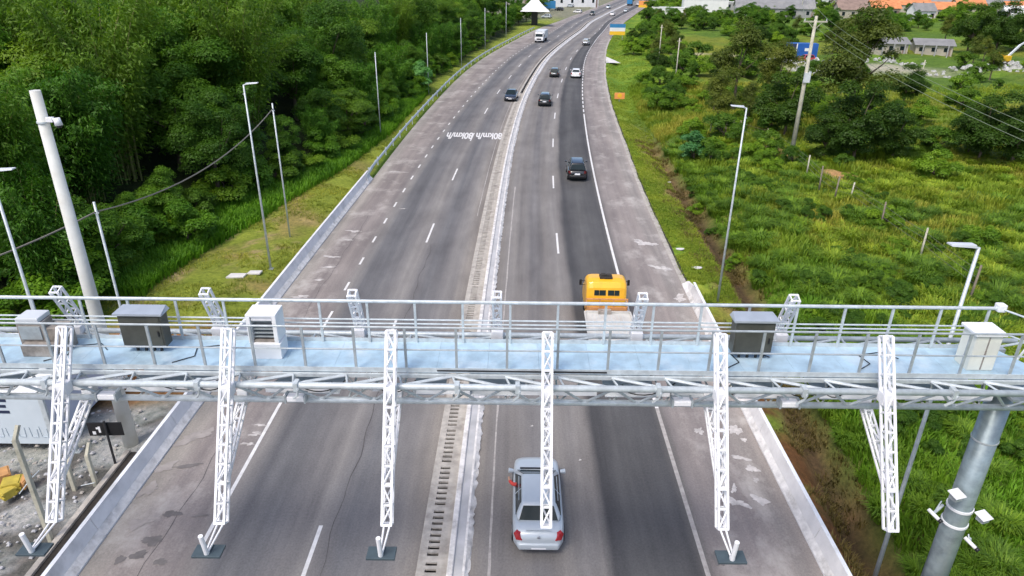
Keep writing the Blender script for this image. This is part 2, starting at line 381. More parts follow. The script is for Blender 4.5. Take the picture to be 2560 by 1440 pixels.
bp = node(nt, 'ShaderNodeBump'); bp.inputs['Strength'].default_value = 0.9; bp.inputs['Distance'].default_value = 0.12
nt.links.new(noise(nt, tc, 5, 7, 0.75), bp.inputs['Height']); nt.links.new(bp.outputs[0], p.inputs['Normal'])
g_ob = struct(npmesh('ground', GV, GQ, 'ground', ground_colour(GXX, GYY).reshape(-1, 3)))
g_ob.data.polygons.foreach_set('use_smooth', [True] * len(g_ob.data.polygons))

# ------------------------------------------------------------------ road
m, nt, p = nmat('asphalt')
uv = node(nt, 'ShaderNodeUVMap', uv_map='lane').outputs[0]
sx = node(nt, 'ShaderNodeSeparateXYZ'); nt.links.new(uv, sx.inputs[0])
def math_n(op, a, b):
    n = node(nt, 'ShaderNodeMath', operation=op)
    for i, q in enumerate((a, b)):
        if isinstance(q, (int, float)): n.inputs[i].default_value = q
        else: nt.links.new(q, n.inputs[i])
    return n.outputs[0]
def mapped(sc):
    n = node(nt, 'ShaderNodeMapping'); n.inputs['Scale'].default_value = sc; nt.links.new(uv, n.inputs['Vector']); return n.outputs[0]
wob = noise(nt, mapped((0.6, 0.09, 1)), 1.0, 3, 0.6)
uu = math_n('ADD', sx.outputs[0], math_n('MULTIPLY', math_n('SUBTRACT', wob, 0.5), 0.5))
t = math_n('DIVIDE', math_n('ADD', uu, 12.0), 24.5)
def U(u): return (u + 12.0) / 24.5
sh = (0.240, 0.213, 0.202); shd = (0.208, 0.187, 0.180); ln = (0.160, 0.155, 0.156); wt = (0.128, 0.128, 0.134); pale = (0.205, 0.195, 0.188); new = (0.070, 0.070, 0.073); rl = (0.175, 0.165, 0.158)
stops = [(U(-12), (0.30, 0.28, 0.25)), (U(-11.3), (0.26, 0.24, 0.22)), (U(-10.7), sh), (U(-8.9), shd), (U(-8.3), pale), (U(-7.7), wt), (U(-6.6), wt), (U(-5.9), ln), (U(-4.9), pale), (U(-4.2), ln),
         (U(-3.6), wt), (U(-2.7), ln), (U(-2.0), pale), (U(-1.1), (0.21, 0.19, 0.17)), (U(0.9), (0.20, 0.185, 0.17)), (U(1.4), pale), (U(2.2), rl), (U(3.2), ln), (U(4.0), rl), (U(4.8), pale), (U(5.35), rl), (U(5.7), new), (U(6.9), (0.092, 0.092, 0.093)), (U(8.2), new), (U(8.55), (0.12, 0.115, 0.11)), (U(8.9), shd), (U(10.8), sh), (U(11.6), (0.25, 0.23, 0.215)), (U(12.4), (0.30, 0.27, 0.25))]
c = ramp(nt, stops, t)
c = mulc(nt, c, ramp(nt, [(0.3, (0.80, 0.80, 0.82)), (0.7, (1.2, 1.19, 1.17))], noise(nt, mapped((1.3, 0.03, 1)), 1.0, 4, 0.6)))
c = mulc(nt, c, ramp(nt, [(0.32, (0.82, 0.81, 0.81)), (0.68, (1.2, 1.2, 1.19))], noise(nt, mapped((0.45, 0.16, 1)), 1.0, 7, 0.65)))
c = mulc(nt, c, ramp(nt, [(0.3, (0.82, 0.82, 0.82)), (0.7, (1.18, 1.18, 1.18))], noise(nt, mapped((14, 11, 1)), 1.0, 3, 0.8)))
# dust and spilled cement on the shoulders
shm = ramp(nt, [(U(-12), (1, 1, 1)), (U(-9.2), (0.75,) * 3), (U(-8.6), (0,) * 3), (U(8.8), (0,) * 3), (U(9.3), (0.6,) * 3), (U(12.4), (1,) * 3)], t)
dm = mulc(nt, shm, ramp(nt, [(0.51, (0, 0, 0)), (0.68, (0.85, 0.85, 0.85))], noise(nt, mapped((0.5, 0.33, 1)), 1.0, 8, 0.68)))
mxn = node(nt, 'ShaderNodeMixRGB'); nt.links.new(dm, mxn.inputs[0]); nt.links.new(c, mxn.inputs[1]); mxn.inputs[2].default_value = (0.46, 0.43, 0.40, 1); c = mxn.outputs[0]
nt.links.new(c, p.inputs['Base Color']); p.inputs['Roughness'].default_value = 0.88; p.inputs['Specular IOR Level'].default_value = 0.25
bp = node(nt, 'ShaderNodeBump'); bp.inputs['Strength'].default_value = 0.25; bp.inputs['Distance'].default_value = 0.01
nt.links.new(noise(nt, mapped((30, 30, 1)), 1.0, 3, 0.7), bp.inputs['Height']); nt.links.new(bp.outputs[0], p.inputs['Normal'])

RY = np.concatenate([np.arange(-40, 120, 2.0), np.arange(120, 700, 5.0)])
def lane_sheet(name, cols, z=0.0):
    """cols: list of (canonical u, function of y giving the offset from the kerb)"""
    V, UVs = [], []
    for y in RY:
        k = float(K(y))
        for u, f in cols: V.append((k + float(f(y)), y, z)); UVs.append((u, y))
    n = len(cols); r = len(RY)
    i0 = (np.arange(r - 1)[:, None] * n + np.arange(n - 1)[None]).ravel()
    Q = np.stack([i0, i0 + 1, i0 + n + 1, i0 + n], 1)
    o = npmesh(name, V, Q, 'asphalt'); me = o.data
    l = me.uv_layers.new(name='lane'); A = np.array(UVs)[Q.ravel()]; l.data.foreach_set('uv', A.astype(np.float32).ravel())
    return struct(o)
def OF(n): return lambda y: np.interp(y, YY, OFF[n])
def mix(a, b, t): return lambda y: (1 - t) * a(y) + t * b(y)
cst = lambda c: (lambda y: c)
XLf, LLf, DLf, DRf, LRf, XRf = (OF(k) for k in ('XL', 'LL', 'DL', 'DR', 'LR', 'XR'))
lane_sheet('left_carriageway', [(-11.9, XLf), (-10.2, mix(XLf, LLf, .5)), (-8.5, LLf), (-6.6, mix(LLf, DLf, .5)), (-4.7, DLf), (-2.85, mix(DLf, cst(-1.02), .5)), (-1.02, cst(-1.02))])
lane_sheet('right_carriageway', [(0.5, cst(0.5)), (2.7, mix(cst(.5), DRf, .5)), (5.0, DRf), (6.8, mix(DRf, LRf, .5)), (8.52, LRf), (10.4, mix(LRf, XRf, .5)), (12.4, XRf)])

def ribbon(mb, f0, f1, y0, y1, z, step=2.0, jag=0.0):
    ys = np.arange(y0, y1 + 0.01, step if y1 - y0 > step else (y1 - y0))
    vs = []
    for y in ys:
        k = float(K(y)); j = (random.random() - .5) * jag
        vs += [(k + float(f0(y)), y, z), (k + float(f1(y)) + j, y, z)]
    mb.add(vs, [(2 * i, 2 * i + 1, 2 * i + 3, 2 * i + 2) for i in range(len(ys) - 1)])
def shift(f, d): return lambda y: f(y) + d
# painted lines
mb = MB(); ribbon(mb, shift(LLf, -.07), shift(LLf, .07), 17.2, 36.5, 0.005); ribbon(mb, shift(LLf, -.07), shift(LLf, .07), -30, 15.9, 0.005)
y = 38.0
while y < 330:
    ribbon(mb, shift(LLf, -.07), shift(LLf, .07), y, y + 2.3, 0.005, 1.2); y += 4.0
struct(mb.build('dashed_edge_line', 'mark_white'))
mb = MB()
for k in range(-3, 26):
    y0 = 14.6 + 15.75 * k; ribbon(mb, shift(DLf, -.07), shift(DLf, .07), y0, y0 + 4.0, 0.005, 2)
    y1 = 44.3 + 15.4 * k
    if y1 > 40: ribbon(mb, shift(DRf, -.07), shift(DRf, .07), y1, y1 + 4.0, 0.005, 2)
struct(mb.build('lane_dash_line', 'mark_white'))
mb = MB(); ribbon(mb, shift(LRf, -.08), shift(LRf, .08), 26, 92, 0.005)
y = 92.0
while y < 190:
    ribbon(mb, shift(LRf, -.08), shift(LRf, .08), y, y + 2.0, 0.005, 1); y += 3.2
ribbon(mb, shift(LRf, -.07), shift(LRf, .07), 190, 420, 0.005, 5)
struct(mb.build('right_edge_line', 'mark_white'))
mb = MB(); ribbon(mb, shift(LRf, -.08), shift(LRf, .08), -30, 26, 0.005); ribbon(mb, cst(1.32), cst(1.40), -30, 60, 0.005, 1.0, .05); ribbon(mb, cst(-1.42), cst(-1.36), 52, 130, 0.005, 1.0, .04)
struct(mb.build('worn_edge_line', 'mark_worn'))
# speed painted on the lanes, read by traffic coming towards the gantry
for (xc, yc) in ((-6.25, 80.3), (-2.85, 80.3)):
    cu = bpy.data.curves.new('speed_text', 'FONT'); cu.body = '80km/h'; cu.align_x = 'CENTER'; cu.align_y = 'CENTER'; cu.size = 1.0; cu.offset = 0.030
    tmp = bpy.data.objects.new('speed_text', cu); COL.objects.link(tmp)
    bpy.context.view_layer.update()
    me = bpy.data.meshes.new_from_object(tmp.evaluated_get(bpy.context.evaluated_depsgraph_get()))
    bpy.data.objects.remove(tmp)
    xs = [v.co.x for v in me.vertices]; ys = [v.co.y for v in me.vertices]
    sxx = 3.05 / (max(xs) - min(xs)); syy = 3.3 / (max(ys) - min(ys))
    me.transform(Matrix.Rotation(math.pi, 4, 'Z') @ Matrix.Diagonal((sxx, syy, 1, 1)))
    me.materials.clear(); me.materials.append(MATS['mark_white'])
    o = bpy.data.objects.new('speed_marking', me); COL.objects.link(o); o.location = (xc, yc, 0.006); struct(o)
# spills and stains on the tarmac
BZ = [0]
def blob(mb, cx, cy, rx, ry, z, rot=0.0, n=26, rough=0.55):
    BZ[0] += 1; z = 0.006 + 0.00022 * BZ[0]
    ph = [random.random() * 6.28 for _ in range(4)]; vs = []
    for k in range(n):
        a = 2 * math.pi * k / n
        q = 1 + rough * (0.45 * math.sin(2 * a + ph[0]) + 0.35 * math.sin(3 * a + ph[1]) + 0.3 * math.sin(5 * a + ph[2]) + 0.25 * math.sin(9 * a + ph[3])) + random.uniform(-.12, .12)
        q = max(q, 0.18); x = rx * q * math.cos(a); yy = ry * q * math.sin(a)
        vs.append((cx + x * math.cos(rot) - yy * math.sin(rot), cy + x * math.sin(rot) + yy * math.cos(rot), z))
    mb.add([(cx, cy, z)] + vs, [(0, 1 + k, 1 + (k + 1) % n) for k in range(n)])
mb = MB()
for (u, v, rx, ry) in ((1838, 1255, .42, .22), (1900, 1250, .28, .22), (1835, 1222, .1, .22), (1852, 1145, .36, .12), (1880, 1172, .2, .22), (1890, 1200, .12, .12), (1838, 1075, .22, .38), (1748, 1078, .16, .24), (1860, 1100, .1, .16), (1875, 1292, .0, .0),
                       (1605, 607, .55, .45), (1630, 610, .35, .3), (1640, 668, .45, .22), (1665, 672, .3, .35), (1700, 745, .3, .5), (1850, 1400, .05, .05), (1330, 1065, .05, .05), (1450, 1150, .05, .05), (1530, 1385, .0, .0)):
    if rx: blob(mb, *G(u, v), rx, ry, 0.007, -0.5)
for (u, v, rx, ry) in ((885, 578, .55, .16), (830, 642, .55, .14), (820, 668, .5, .12), (795, 700, .35, .1), (870, 600, .4, .08), (990, 430, .9, .1), (1008, 522, .3, .06), (955, 523, .3, .05), (752, 742, .5, .15), (640, 1085, .25, .12), (620, 1110, .2, .1), (650, 1063, .3, .06)):
    blob(mb, *G(u, v), rx, ry, 0.0065, 0.0, rough=.8)
struct(mb.build('spilled_paint', 'stain_white'))
mb = MB()
for (u, v, rx, ry) in ((380, 1352, .35, .22), (345, 1388, .3, .16), (430, 1285, .3, .16), (470, 1165, .5, .1), (500, 1290, .25, .06), (400, 1405, .2, .15), (1795, 1400, .18, .3), (1720, 1340, .0, .0), (300, 1400, .14, .2), (560, 1235, .2, .1)):
    if rx: blob(mb, *G(u, v), rx, ry, 0.0075, 0.2, rough=.4)
struct(mb.build('oil_stain', 'stain_dark'))
mb = MB()
for (u, v, rx, ry) in ((405, 1170, .45, .3), (370, 1225, .35, .3), (345, 1310, .45, .2), (480, 1095, .5, .35), (520, 1080, .3, .2)):
    blob(mb, *G(u, v), rx, ry, 0.0062, 0.6, rough=.6)
struct(mb.build('dust_patch', 'stain_dust'))
mb = MB(); wv = lambda a, s: (lambda y: a + .06 * math.sin(y * .9 + s) + .05 * math.sin(y * 2.3 + 2 * s))
ribbon(mb, wv(-4.15, 0), lambda y: wv(-4.15, 0)(y) + .028, 8, 46, 0.0052, .6, .03); ribbon(mb, wv(-9.9, 2), lambda y: wv(-9.9, 2)(y) + .02, 12, 52, 0.0052, .6, .02)
struct(mb.build('asphalt_crack', 'rubber_seam'))
# concrete driveway on the right
mb = MB(); a_ = [G(1513, 157), G(1552, 158), G(1516, 142)]; mb.add([(x, y, 0.03) for x, y in a_], [(0, 1, 2)]); struct(mb.build('driveway_apron', 'slab_pale'))
# road edge in pale concrete: shallow gutter along the right shoulder
mb = MB(); ribbon(mb, shift(XRf, -.02), shift(XRf, .32), 39, 200, 0.03, 1.5, .12); struct(mb.build('road_gutter', 'concrete_old'))
mb = MB(); ribbon(mb, shift(XRf, .33), shift(XRf, .46), 40, 118, 0.022, 1.5, .06); struct(mb.build('gutter_shadow', 'dark_and_shadow'))  # dark strip paints the drain's shadow between concrete edge and grass

# ------------------------------------------------------------------ median: kerb and slotted drain
def extrude_profile(mb, prof, base, y0, y1, step, closed=False, jag=None, mi=0):
    ys = np.arange(y0, y1 + 0.01, step); n = len(prof); vs = []
    for y in ys:
        k = float(K(y)) + float(base(y))
        for i, (dx, z) in enumerate(prof):
            j = random.uniform(-jag, jag) if jag and i >= n - 2 else 0
            vs.append((k + dx + j, y, z))
    fs = []
    for i in range(len(ys) - 1):
        for q in range(n - 1): fs.append((i * n + q, i * n + q + 1, (i + 1) * n + q + 1, (i + 1) * n + q))
    fs.append(tuple(range(n))); fs.append(tuple((len(ys) - 1) * n + q for q in range(n - 1, -1, -1)))
    mb.add(vs, fs, mi)
med = thing('median_kerb', 'low concrete kerb with white painted edges running between the two carriageways', 'kerb', (0, 0, 0))
mb = MB(); extrude_profile(mb, [(0, -.2), (0, .2), (.03, .22), (.17, .22), (.2, .2), (.2, -.2)], cst(0), -40, 420, 2); mb.build('painted_edge', 'kerb_white', med)
mb = MB(); extrude_profile(mb, [(.2, -.2), (.2, .13), (.5, .13), (.5, -.2)], cst(0), -40, 420, 2); mb.build('kerb_top', 'concrete', med)
mb = MB(); extrude_profile(mb, [(.5, -.2), (.5, .15), (.58, .15), (.70, .06), (.75, -.02)], cst(0), -40, 130, .22, jag=.07); extrude_profile(mb, [(.5, -.2), (.5, .15), (.6, .15), (.76, .06), (.80, -.02)], cst(0), 130, 420, 2); mb.build('rough_edge', 'kerb_white', med)
dr = thing('slotted_drain', 'slotted concrete drain gutter running left of the median kerb', 'drain', (0, 0, 0))
mb = MB(); extrude_profile(mb, [(-1.02, -.02), (-1.02, .012), (-.98, .02), (-.74, .02), (-.74, -.44)], cst(0), -40, 420, 2); extrude_profile(mb, [(-.36, -.44), (-.36, .02), (-.32, .02), (0, .02), (0, -.05)], cst(0), -40, 420, 2); mb.build('channel_edge', 'concrete_old', dr)
mb = MB(); extrude_profile(mb, [(-.74, -.42), (-.36, -.42)], cst(0), -40, 420, 2); mb.build('channel_floor', 'dark_and_shadow', dr)
mb = MB(); y = -12.0; k = 0
while y < 110:
    w = 0.145 if k % 8 else 0.28
    x0 = float(K(y)); mb.box(x0 - .74, x0 - .36, y, y + w, -.06, .017); y += w + 0.14; k += 1
mb.build('slot_bars', 'concrete_old', dr)

# ------------------------------------------------------------------ concrete barriers and steel guardrail
def jersey(name, side, y0, y1, label):
    t = thing(name, label, 'barrier', (0, 0, 0))
    base = XLf if side < 0 else XRf
    if side < 0: prof = [(0.02, -.1), (0.02, .07), (-.20, .30), (-.36, .80), (-.50, .80), (-.58, -.3)]
    else: prof = [(-1.98, -.1), (-1.98, .07), (-1.80, .28), (-1.66, .80), (-1.52, .80), (-1.44, -.5)]
    if side > 0: prof = [(x + 1.96, z) for x, z in prof]
    mb = MB(); y = y0
    while y < y1 - .1:
        e = min(y + 6.0, y1); ys = np.linspace(y, e - .025, 4); n = len(prof); vs = []
        for q in ys:
            k = float(K(q)) + float(base(q)); drop = 0 if (side < 0 or q < y1 - 2.5) else 0.75 * (q - (y1 - 2.5)) / 2.5
            for dx, z in prof: vs.append((k + dx, q, z - drop * max(z, 0) if z > 0 else z))
        fs = [(i * n + a, i * n + a + 1, (i + 1) * n + a + 1, (i + 1) * n + a) for i in range(3) for a in range(n - 1)]
        fs += [tuple(range(n)), tuple(3 * n + a for a in range(n - 1, -1, -1))]
        mb.add(vs, fs); y = e
    mb.build('barrier_body', 'barrier_concrete', t)
    mb = MB()
    top = [prof[3], prof[4]]; y = y0
    for q in np.arange(y0, y1 - 2.6, 2.0):
        k = float(K(q)) + float(base(q)); k2 = float(K(q + 2)) + float(base(q + 2))
        a, b = top[0][0], top[1][0]
        mb.box(0, 0, 0, 0, 0, 0) if False else mb.add([(k + a, q, .804), (k + b, q, .804), (k2 + b, q + 2, .804), (k2 + a, q + 2, .804)], [(0, 1, 2, 3)])
    mb.build('painted_top', 'white_paint', t)
    mb = MB()
    f = [prof[1], prof[2]]
    e = 0.004 * (1 if side < 0 else -1)
    for q in np.arange(y0, y1 - 2.6, 2.0):
        k = float(K(q)) + float(base(q)); k2 = float(K(q + 2)) + float(base(q + 2))
        mb.add([(k + f[0][0] + e, q, f[0][1] + .004), (k + f[1][0] + e, q, f[1][1] + .004), (k2 + f[1][0] + e, q + 2, f[1][1] + .004), (k2 + f[0][0] + e, q + 2, f[0][1] + .004)], [(0, 1, 2, 3)])
    mb.build('pale_foot', 'kerb_white', t)  # separate whitish strip over the barrier's lower slope
    return t
jersey('concrete_barrier', -1, -30, 62, 'long pale concrete barrier along the left shoulder, joined to the steel guardrail')
jersey('concrete_barrier', 1, -30, 39.5, 'pale concrete barrier along the right shoulder with a sloping end')
gr = thing('guardrail', 'long steel guardrail along the curving left edge of the road below the forest', 'guardrail')
mb = MB()
W = [(0, .45), (.06, .50), (.06, .55), (0, .60), (.06, .65), (.06, .70), (0, .75), (-.03, .75), (-.03, .45)]
extrude_profile(mb, W, shift(XLf, -.45), 62.5, 228, 2.0); mb.build('rail', 'galv', gr)
mb = MB(); x0 = float(K(62) + XLf(62))
for k in range(4): mb.path([(x0 - .02 - .07 * k, 60.2, .35 + .13 * k), (x0 - .28, 62.2, .5 + .08 * k), (x0 - .42, 66, .5 + .08 * k)], .035)
mb.build('end_bracket', 'galv', gr)
pm = MB().box(-.06, .06, -.05, .05, -.3, .78); pob = None
for q in np.arange(63, 227, 4.0):
    if pob is None: pob = pm.build('post', 'galv', gr)
    o = pob if q == 63 else pob.copy()
    if q != 63: COL.objects.link(o)
    o.location = (float(K(q) + XLf(q)) - .56, q, 0)
# open concrete drain behind the left barrier
mb = MB()
mb.box(-15.5, -15.3, -20, 22.5, -.1, .12); mb.box(-14.82, -14.65, -20, 22.5, -.1, .10); struct(mb.build('side_drain_wall', 'concrete_old'))
mb = MB(); mb.box(-15.3, -14.82, -20, 22.5, -.1, .015); struct(mb.build('side_drain_bed', 'dark_and_shadow'))
# ------------------------------------------------------------------ toll gantry
GX0, GX1 = -17.2, 12.6
ZT, ZB, ZD, ZR = 9.42, 8.80, 9.50, 10.62
YF, YB2, YDF, YDB, YBF, YBB = 13.12, 15.55, 13.67, 14.98, 13.48, 15.2
gan = thing('toll_gantry', 'long galvanised steel toll gantry with a railed walkway spanning both carriageways', 'gantry', (0, 0, 0))
mb = MB(); mb.tube((GX0, YF, ZT), (13.2, YF, ZT), .076, n=12); mb.build('upper_chord', 'galv', gan, True); mb = MB(); mb.tube((GX0, YB2, ZT), (12.9, YB2, ZT), .068, n=12); mb.build('upper_chord', 'galv', gan, True)
mb = MB(); mb.tube((GX0, YBF, ZB), (12.0, YBF, ZB), .076, n=12); mb.build('lower_chord', 'galv', gan, True); mb = MB(); mb.tube((GX0, YBB, ZB), (12.0, YBB, ZB), .075, n=12); mb.build('lower_chord', 'galv', gan, True)
mb = MB(); mb.box(GX0, 12.3, YDF - .10, YDF - .04, ZT - .06, ZT + .03); mb.build('walkway_beam', 'galv', gan); mb = MB(); mb.box(GX0, 12.3, YDB + .06, YDB + .2, ZT - .10, ZT + .03); mb.build('walkway_beam', 'galv_dark', gan)
mb = MB(); dxs = 1.22; k = 0; x = GX0
while x < 12.4:
    s = -1 if x < -1.5 else 1     # diagonals lean towards the middle of the span
    x1 = x + dxs
    # top plane, front and back
    a, b = (x1, x) if s < 0 else (x, x1)
    mb.tube((a, YDF - .1, ZT), (b, YF, ZT), .040, n=6); mb.tube((x, YDF - .1, ZT), (x + .12, YF, ZT), .024, n=6)
    mb.tube((a, YDB + .2, ZT), (b, YB2, ZT), .032, n=6); mb.tube((x, YDB + .2, ZT), (x, YB2, ZT), .022, n=6)
    # front and back faces
    mb.tube((x, YF, ZT), (x + dxs * .5, YBF, ZB), .032, n=6); mb.tube((x + dxs * .5, YBF, ZB), (x1, YF, ZT), .032, n=6)
    mb.tube((x, YB2, ZT), (x + dxs * .5, YBB, ZB), .032, n=6); mb.tube((x + dxs * .5, YBB, ZB), (x1, YB2, ZT), .032, n=6)
    # floor of the truss
    mb.tube((x, YBF, ZB), (x1, YBB, ZB), .024, n=6); mb.tube((x1, YBF, ZB), (x1, YBB, ZB), .024, n=6)
    # hangers under the walkway
    mb.tube((x, YDF - .14, ZT), (x + .3, YBF + .35, ZB), .018, n=5)
    x = x1; k += 1
mb.build('lattice_bracing', 'galv', gan)
mb = MB(); x = GX0
while x < 11.9:
    e = min(x + 1.19, 11.95); mb.box(x + .002, e - .002, YDF - .02, YDB + .02, ZD - .045, ZD); x += 1.19
mb.add([(11.95, YDF - .02, ZD), (12.55, YDF - .02, ZD), (11.95, YDB + .02, ZD), (11.95, YDF - .02, ZD - .05), (12.55, YDF - .02, ZD - .05), (11.95, YDB + .02, ZD - .05)], [(0, 1, 2), (5, 4, 3), (0, 3, 4, 1), (1, 4, 5, 2)])
mb.build('walkway_deck', 'deck_plate', gan)
mb = MB(); mb.box(GX0, 11.95, YDF - .035, YDF - .022, ZD - .03, ZD + .09); mb.box(GX0, 11.95, YDB + .022, YDB + .035, ZD - .03, ZD + .10); mb.build('toe_board', 'galv', gan)
def railing(y, x1, posts, rt, mats, mids, name):
    mb = MB(); mb.tube((GX0, y, ZR), (x1, y, ZR), rt, n=10)
    for z in mids: mb.tube((GX0, y, z), (x1, y, z), .02, n=6)
    for px in posts: mb.box(px - .028, px + .028, y - .02, y + .02, ZD, ZR)
    mb.build(name, mats, gan)
railing(YDF, 12.6, [-3.56 + 1.155 * k for k in range(-11, 14)], .026, 'galv_dark', [10.05], 'front_railing')
railing(YDB, 11.75, [-3.5 + 1.155 * k for k in range(-11, 14)], .042, 'galv', [10.02, 10.13], 'back_railing')
mb = MB(); mb.tube((11.75, YDB, ZR), (12.6, YDF, ZR), .024, n=8); mb.tube((11.75, YDB, 10.05), (12.6, YDF, 10.05), .02, n=6); mb.box(12.57, 12.63, YDF - .03, YDF + .03, ZD, ZR); mb.build('end_railing', 'galv', gan)
mb = MB(); mb.box(11.66, 11.86, YDB - .1, YDB + .1, ZR - .07, ZR + .12); mb.build('corner_cap', 'white_paint', gan, bevel=.03)
for cx, nm in ((12.0, 'column'), (-16.2, 'column')):
    mb = MB(); mb.tube((cx, 14.35, -1.5), (cx, 14.35, 9.02), .31, .29, n=28); o = mb.build(nm, 'column_steel', gan, True)
    o.data.polygons.foreach_set('use_smooth', [len(p.vertices) == 4 for p in o.data.polygons])
    mb = MB(); mb.box(cx - .5, cx + .5, YBF - .12, YBB + .12, 9.02, 9.08); mb.build('column_head', 'galv_dark', gan)
    if cx > 0:
        for z in (5.02, 4.50):
            mb = MB(); mb.tube((cx, 14.35, z), (cx, 14.35, z + .07), .325, n=28, caps=True); mb.build('clamp_band', 'white_paint', gan)
        mb = MB(); mb.tube((cx, 14.35, 7.25), (cx, 14.35, 7.29), .312, n=28); mb.build('weld_ring', 'galv', gan)
# plates and tubes seen between the chords
mb = MB()
for a, b in ((-16.5, -15), (-13.6, -11.6), (-9.0, -7.2), (-5.6, -4.0), (-2.3, -1.55), (-1.0, .35), (2.2, 3.4), (3.75, 4.6), (5.3, 6.4), (7.2, 9.0), (9.2, 11.2)):
    mb = MB(); mb.box(a, b, YBF + .12, YBB - .15, ZB + .08, ZB + .10); mb.build('floor_plate', 'plate_light', gan)
mb = MB()
for a, b in ((-11.0, -9.9), (-8.6, -6.5), (-5.7, -4.2), (-2.2, -.95), (.2, 2.0), (2.9, 3.7), (5.2, 6.6), (7.2, 8.4), (8.8, 11.2)):
    mb = MB(); mb.box(a, b, YBF + .1, YBF + .22, ZB + .12, ZB + .26); mb.build('cable_duct', 'white_steel', gan)
mb = MB()
for x in (-13, -10.4, -7.0, -4.8, -1.2, .15, 3.3, 6.55, 9.9):
    mb = MB(); mb.path([(x, YF + .02, ZT + .1), (x + .05, YF - .1, ZT - .05), (x + .02, YF - .06, ZT - .2), (x - .1, YF, ZT - .35)], .03, 5)
    mb.box(x - .05, x + .05, YF - .105, YF + .105, ZT - .105, ZT + .105); mb.build('clamp', 'galv', gan)
mb = MB()
def saggy(p, q, sag, n=8): return [Vector(p).lerp(Vector(q), i / n) - Vector((0, 0, sag * 4 * (i / n) * (1 - i / n))) for i in range(n + 1)]
for (x, w) in ((-8.3, 1.6), (-7.4, .9), (-5.0, 1.2), (-3.2, 1.0), (2.4, 1.4), (4.4, 1.1), (6.2, 1.2), (7.1, .8), (-12.5, 1.5)):
    mb = MB(); mb.path(saggy((x, YF + .3, ZT - .1), (x + w, YF + .5, ZT - .15), .3), .014, 4); mb.build('power_cable', 'black', gan); mb = MB()
    mb.path(saggy((x + .2, YBF + .3, ZB + .3), (x + w * .7, YBF + .2, ZB + .35), .16), .02, 4); mb.build('power_cable', 'black', gan)
for x in (-7.9, -10.9, 5.0, 8.1): mb = MB(); mb.path([(x, YDF + .2, ZD + .02), (x + .4, YDF + .5, ZD + .02), (x + .3, YDF + .9, ZD + .02), (x + .9, YDF + 1.05, ZD + .02), (x + 1.2, YDF + .75, ZD + .02)], .012, 4); mb.build('power_cable', 'black', gan)
mb = MB(); mb.path([(-6.9, YDF + .06, ZD + .015), (-2.5, YDF + .07, ZD + .015)], .012, 4); mb.build('power_cable', 'black', gan); mb = MB(); mb.path([(-1.7, YDF - .04, ZD + .03), (2.2, YDF - .05, ZD + .03)], .02, 4)
mb.build('power_cable', 'black', gan)

# lattice arms: four-chord booms hanging off both sides
def lattice(mb, p, q, w, r=.029, pitch=.42):
    p = Vector(p); q = Vector(q); d = (q - p); L = d.length; d.normalize()
    a = Vector((1, 0, 0)); b = d.cross(a).normalized(); h = w / 2
    cs = [(-h, -h), (h, -h), (h, h), (-h, h)]
    P = lambda i, t: p + d * t + a * cs[i][0] + b * cs[i][1]
    for i in range(4): mb.beam(P(i, 0), P(i, L), r * 1.7, up=(1, 0, 0))
    n = max(2, round(L / pitch)); s = L / n
    for k in range(n + 1):
        for i in range(4): mb.beam(P(i, k * s), P((i + 1) % 4, k * s), r * (1.3 if i % 2 == 0 else .9))
        if k < n:
            for i in (0, 2):
                i2 = (i + 1) % 4
                if k % 2: mb.beam(P(i, k * s), P(i2, (k + 1) * s), r * 1.0)
                else: mb.beam(P(i2, k * s), P(i, (k + 1) * s), r * 1.0)
def arm_front(parent):
    A, E = Vector((0, 13.52, 10.62)), Vector((0, 11.5, 6.93))
    mb = MB(); lattice(mb, A, E, .20); mb.build('boom', 'white_steel', parent)
    C = A.lerp(E, .80)
    mb = MB(); lattice(mb, (0.0, 13.78, 8.84), C, .16, .025, .36); mb.build('strut', 'white_steel', parent)
    mb = MB(); mb.box(-.13, .13, 12.78, 13.06, 9.28, 9.55); mb.build('mounting_clamp', 'white_steel', parent, bevel=.015); mb = MB(); mb.box(-.12, .12, 13.58, 13.86, 8.78, 8.96); mb.build('mounting_clamp', 'white_steel', parent, bevel=.015)
    mb = MB(); d = (E - A).normalized(); mb.tube(E, E + d * .02, .17, None, 4, up=(1, 0, 0)); mb.build('end_plate', 'white_steel', parent)
def antenna(parent):
    mb = MB(); mb.box(-.30, .30, 10.60, 10.94, 6.80, 6.86); mb.build('antenna_panel', 'antenna', parent, bevel=.015)
    mb = MB(); mb.tube((0, 10.68, 6.86), (0, 10.60, 7.42), .05, n=10); mb.build('antenna_mast', 'white_steel', parent)
    mb = MB(); mb.tube((-.06, 11.5, 6.95), (-.02, 10.75, 6.9), .022, n=6); mb.tube((.07, 11.5, 6.95), (.03, 10.72, 6.9), .022, n=6); mb.box(-.05, .05, 10.66, 10.72, 6.86, 6.92); mb.build('antenna_bracket', 'white_steel', parent)
FL = ['leftmost white front lattice arm, its antenna panel hanging over the grey yard', 'white lattice arm with antenna panel hanging over the left edge line', 'white lattice arm with antenna panel hanging over the left lanes beside the drain',
      'white lattice arm without a panel, hanging straight over the silver sedan', 'white lattice arm with antenna panel hanging over the right shoulder', 'white lattice arm without a panel, hanging beside the big grey column']
for i, x in enumerate((-9.9, -6.27, -2.66, .80, 4.63, 8.30)):
    t = thing('lattice_arm', FL[i], 'lattice arm', (x, 0, 0), 0, 'white lattice arms on the gantry'); arm_front(t)
    if i in (0, 1, 2, 4): antenna(t)
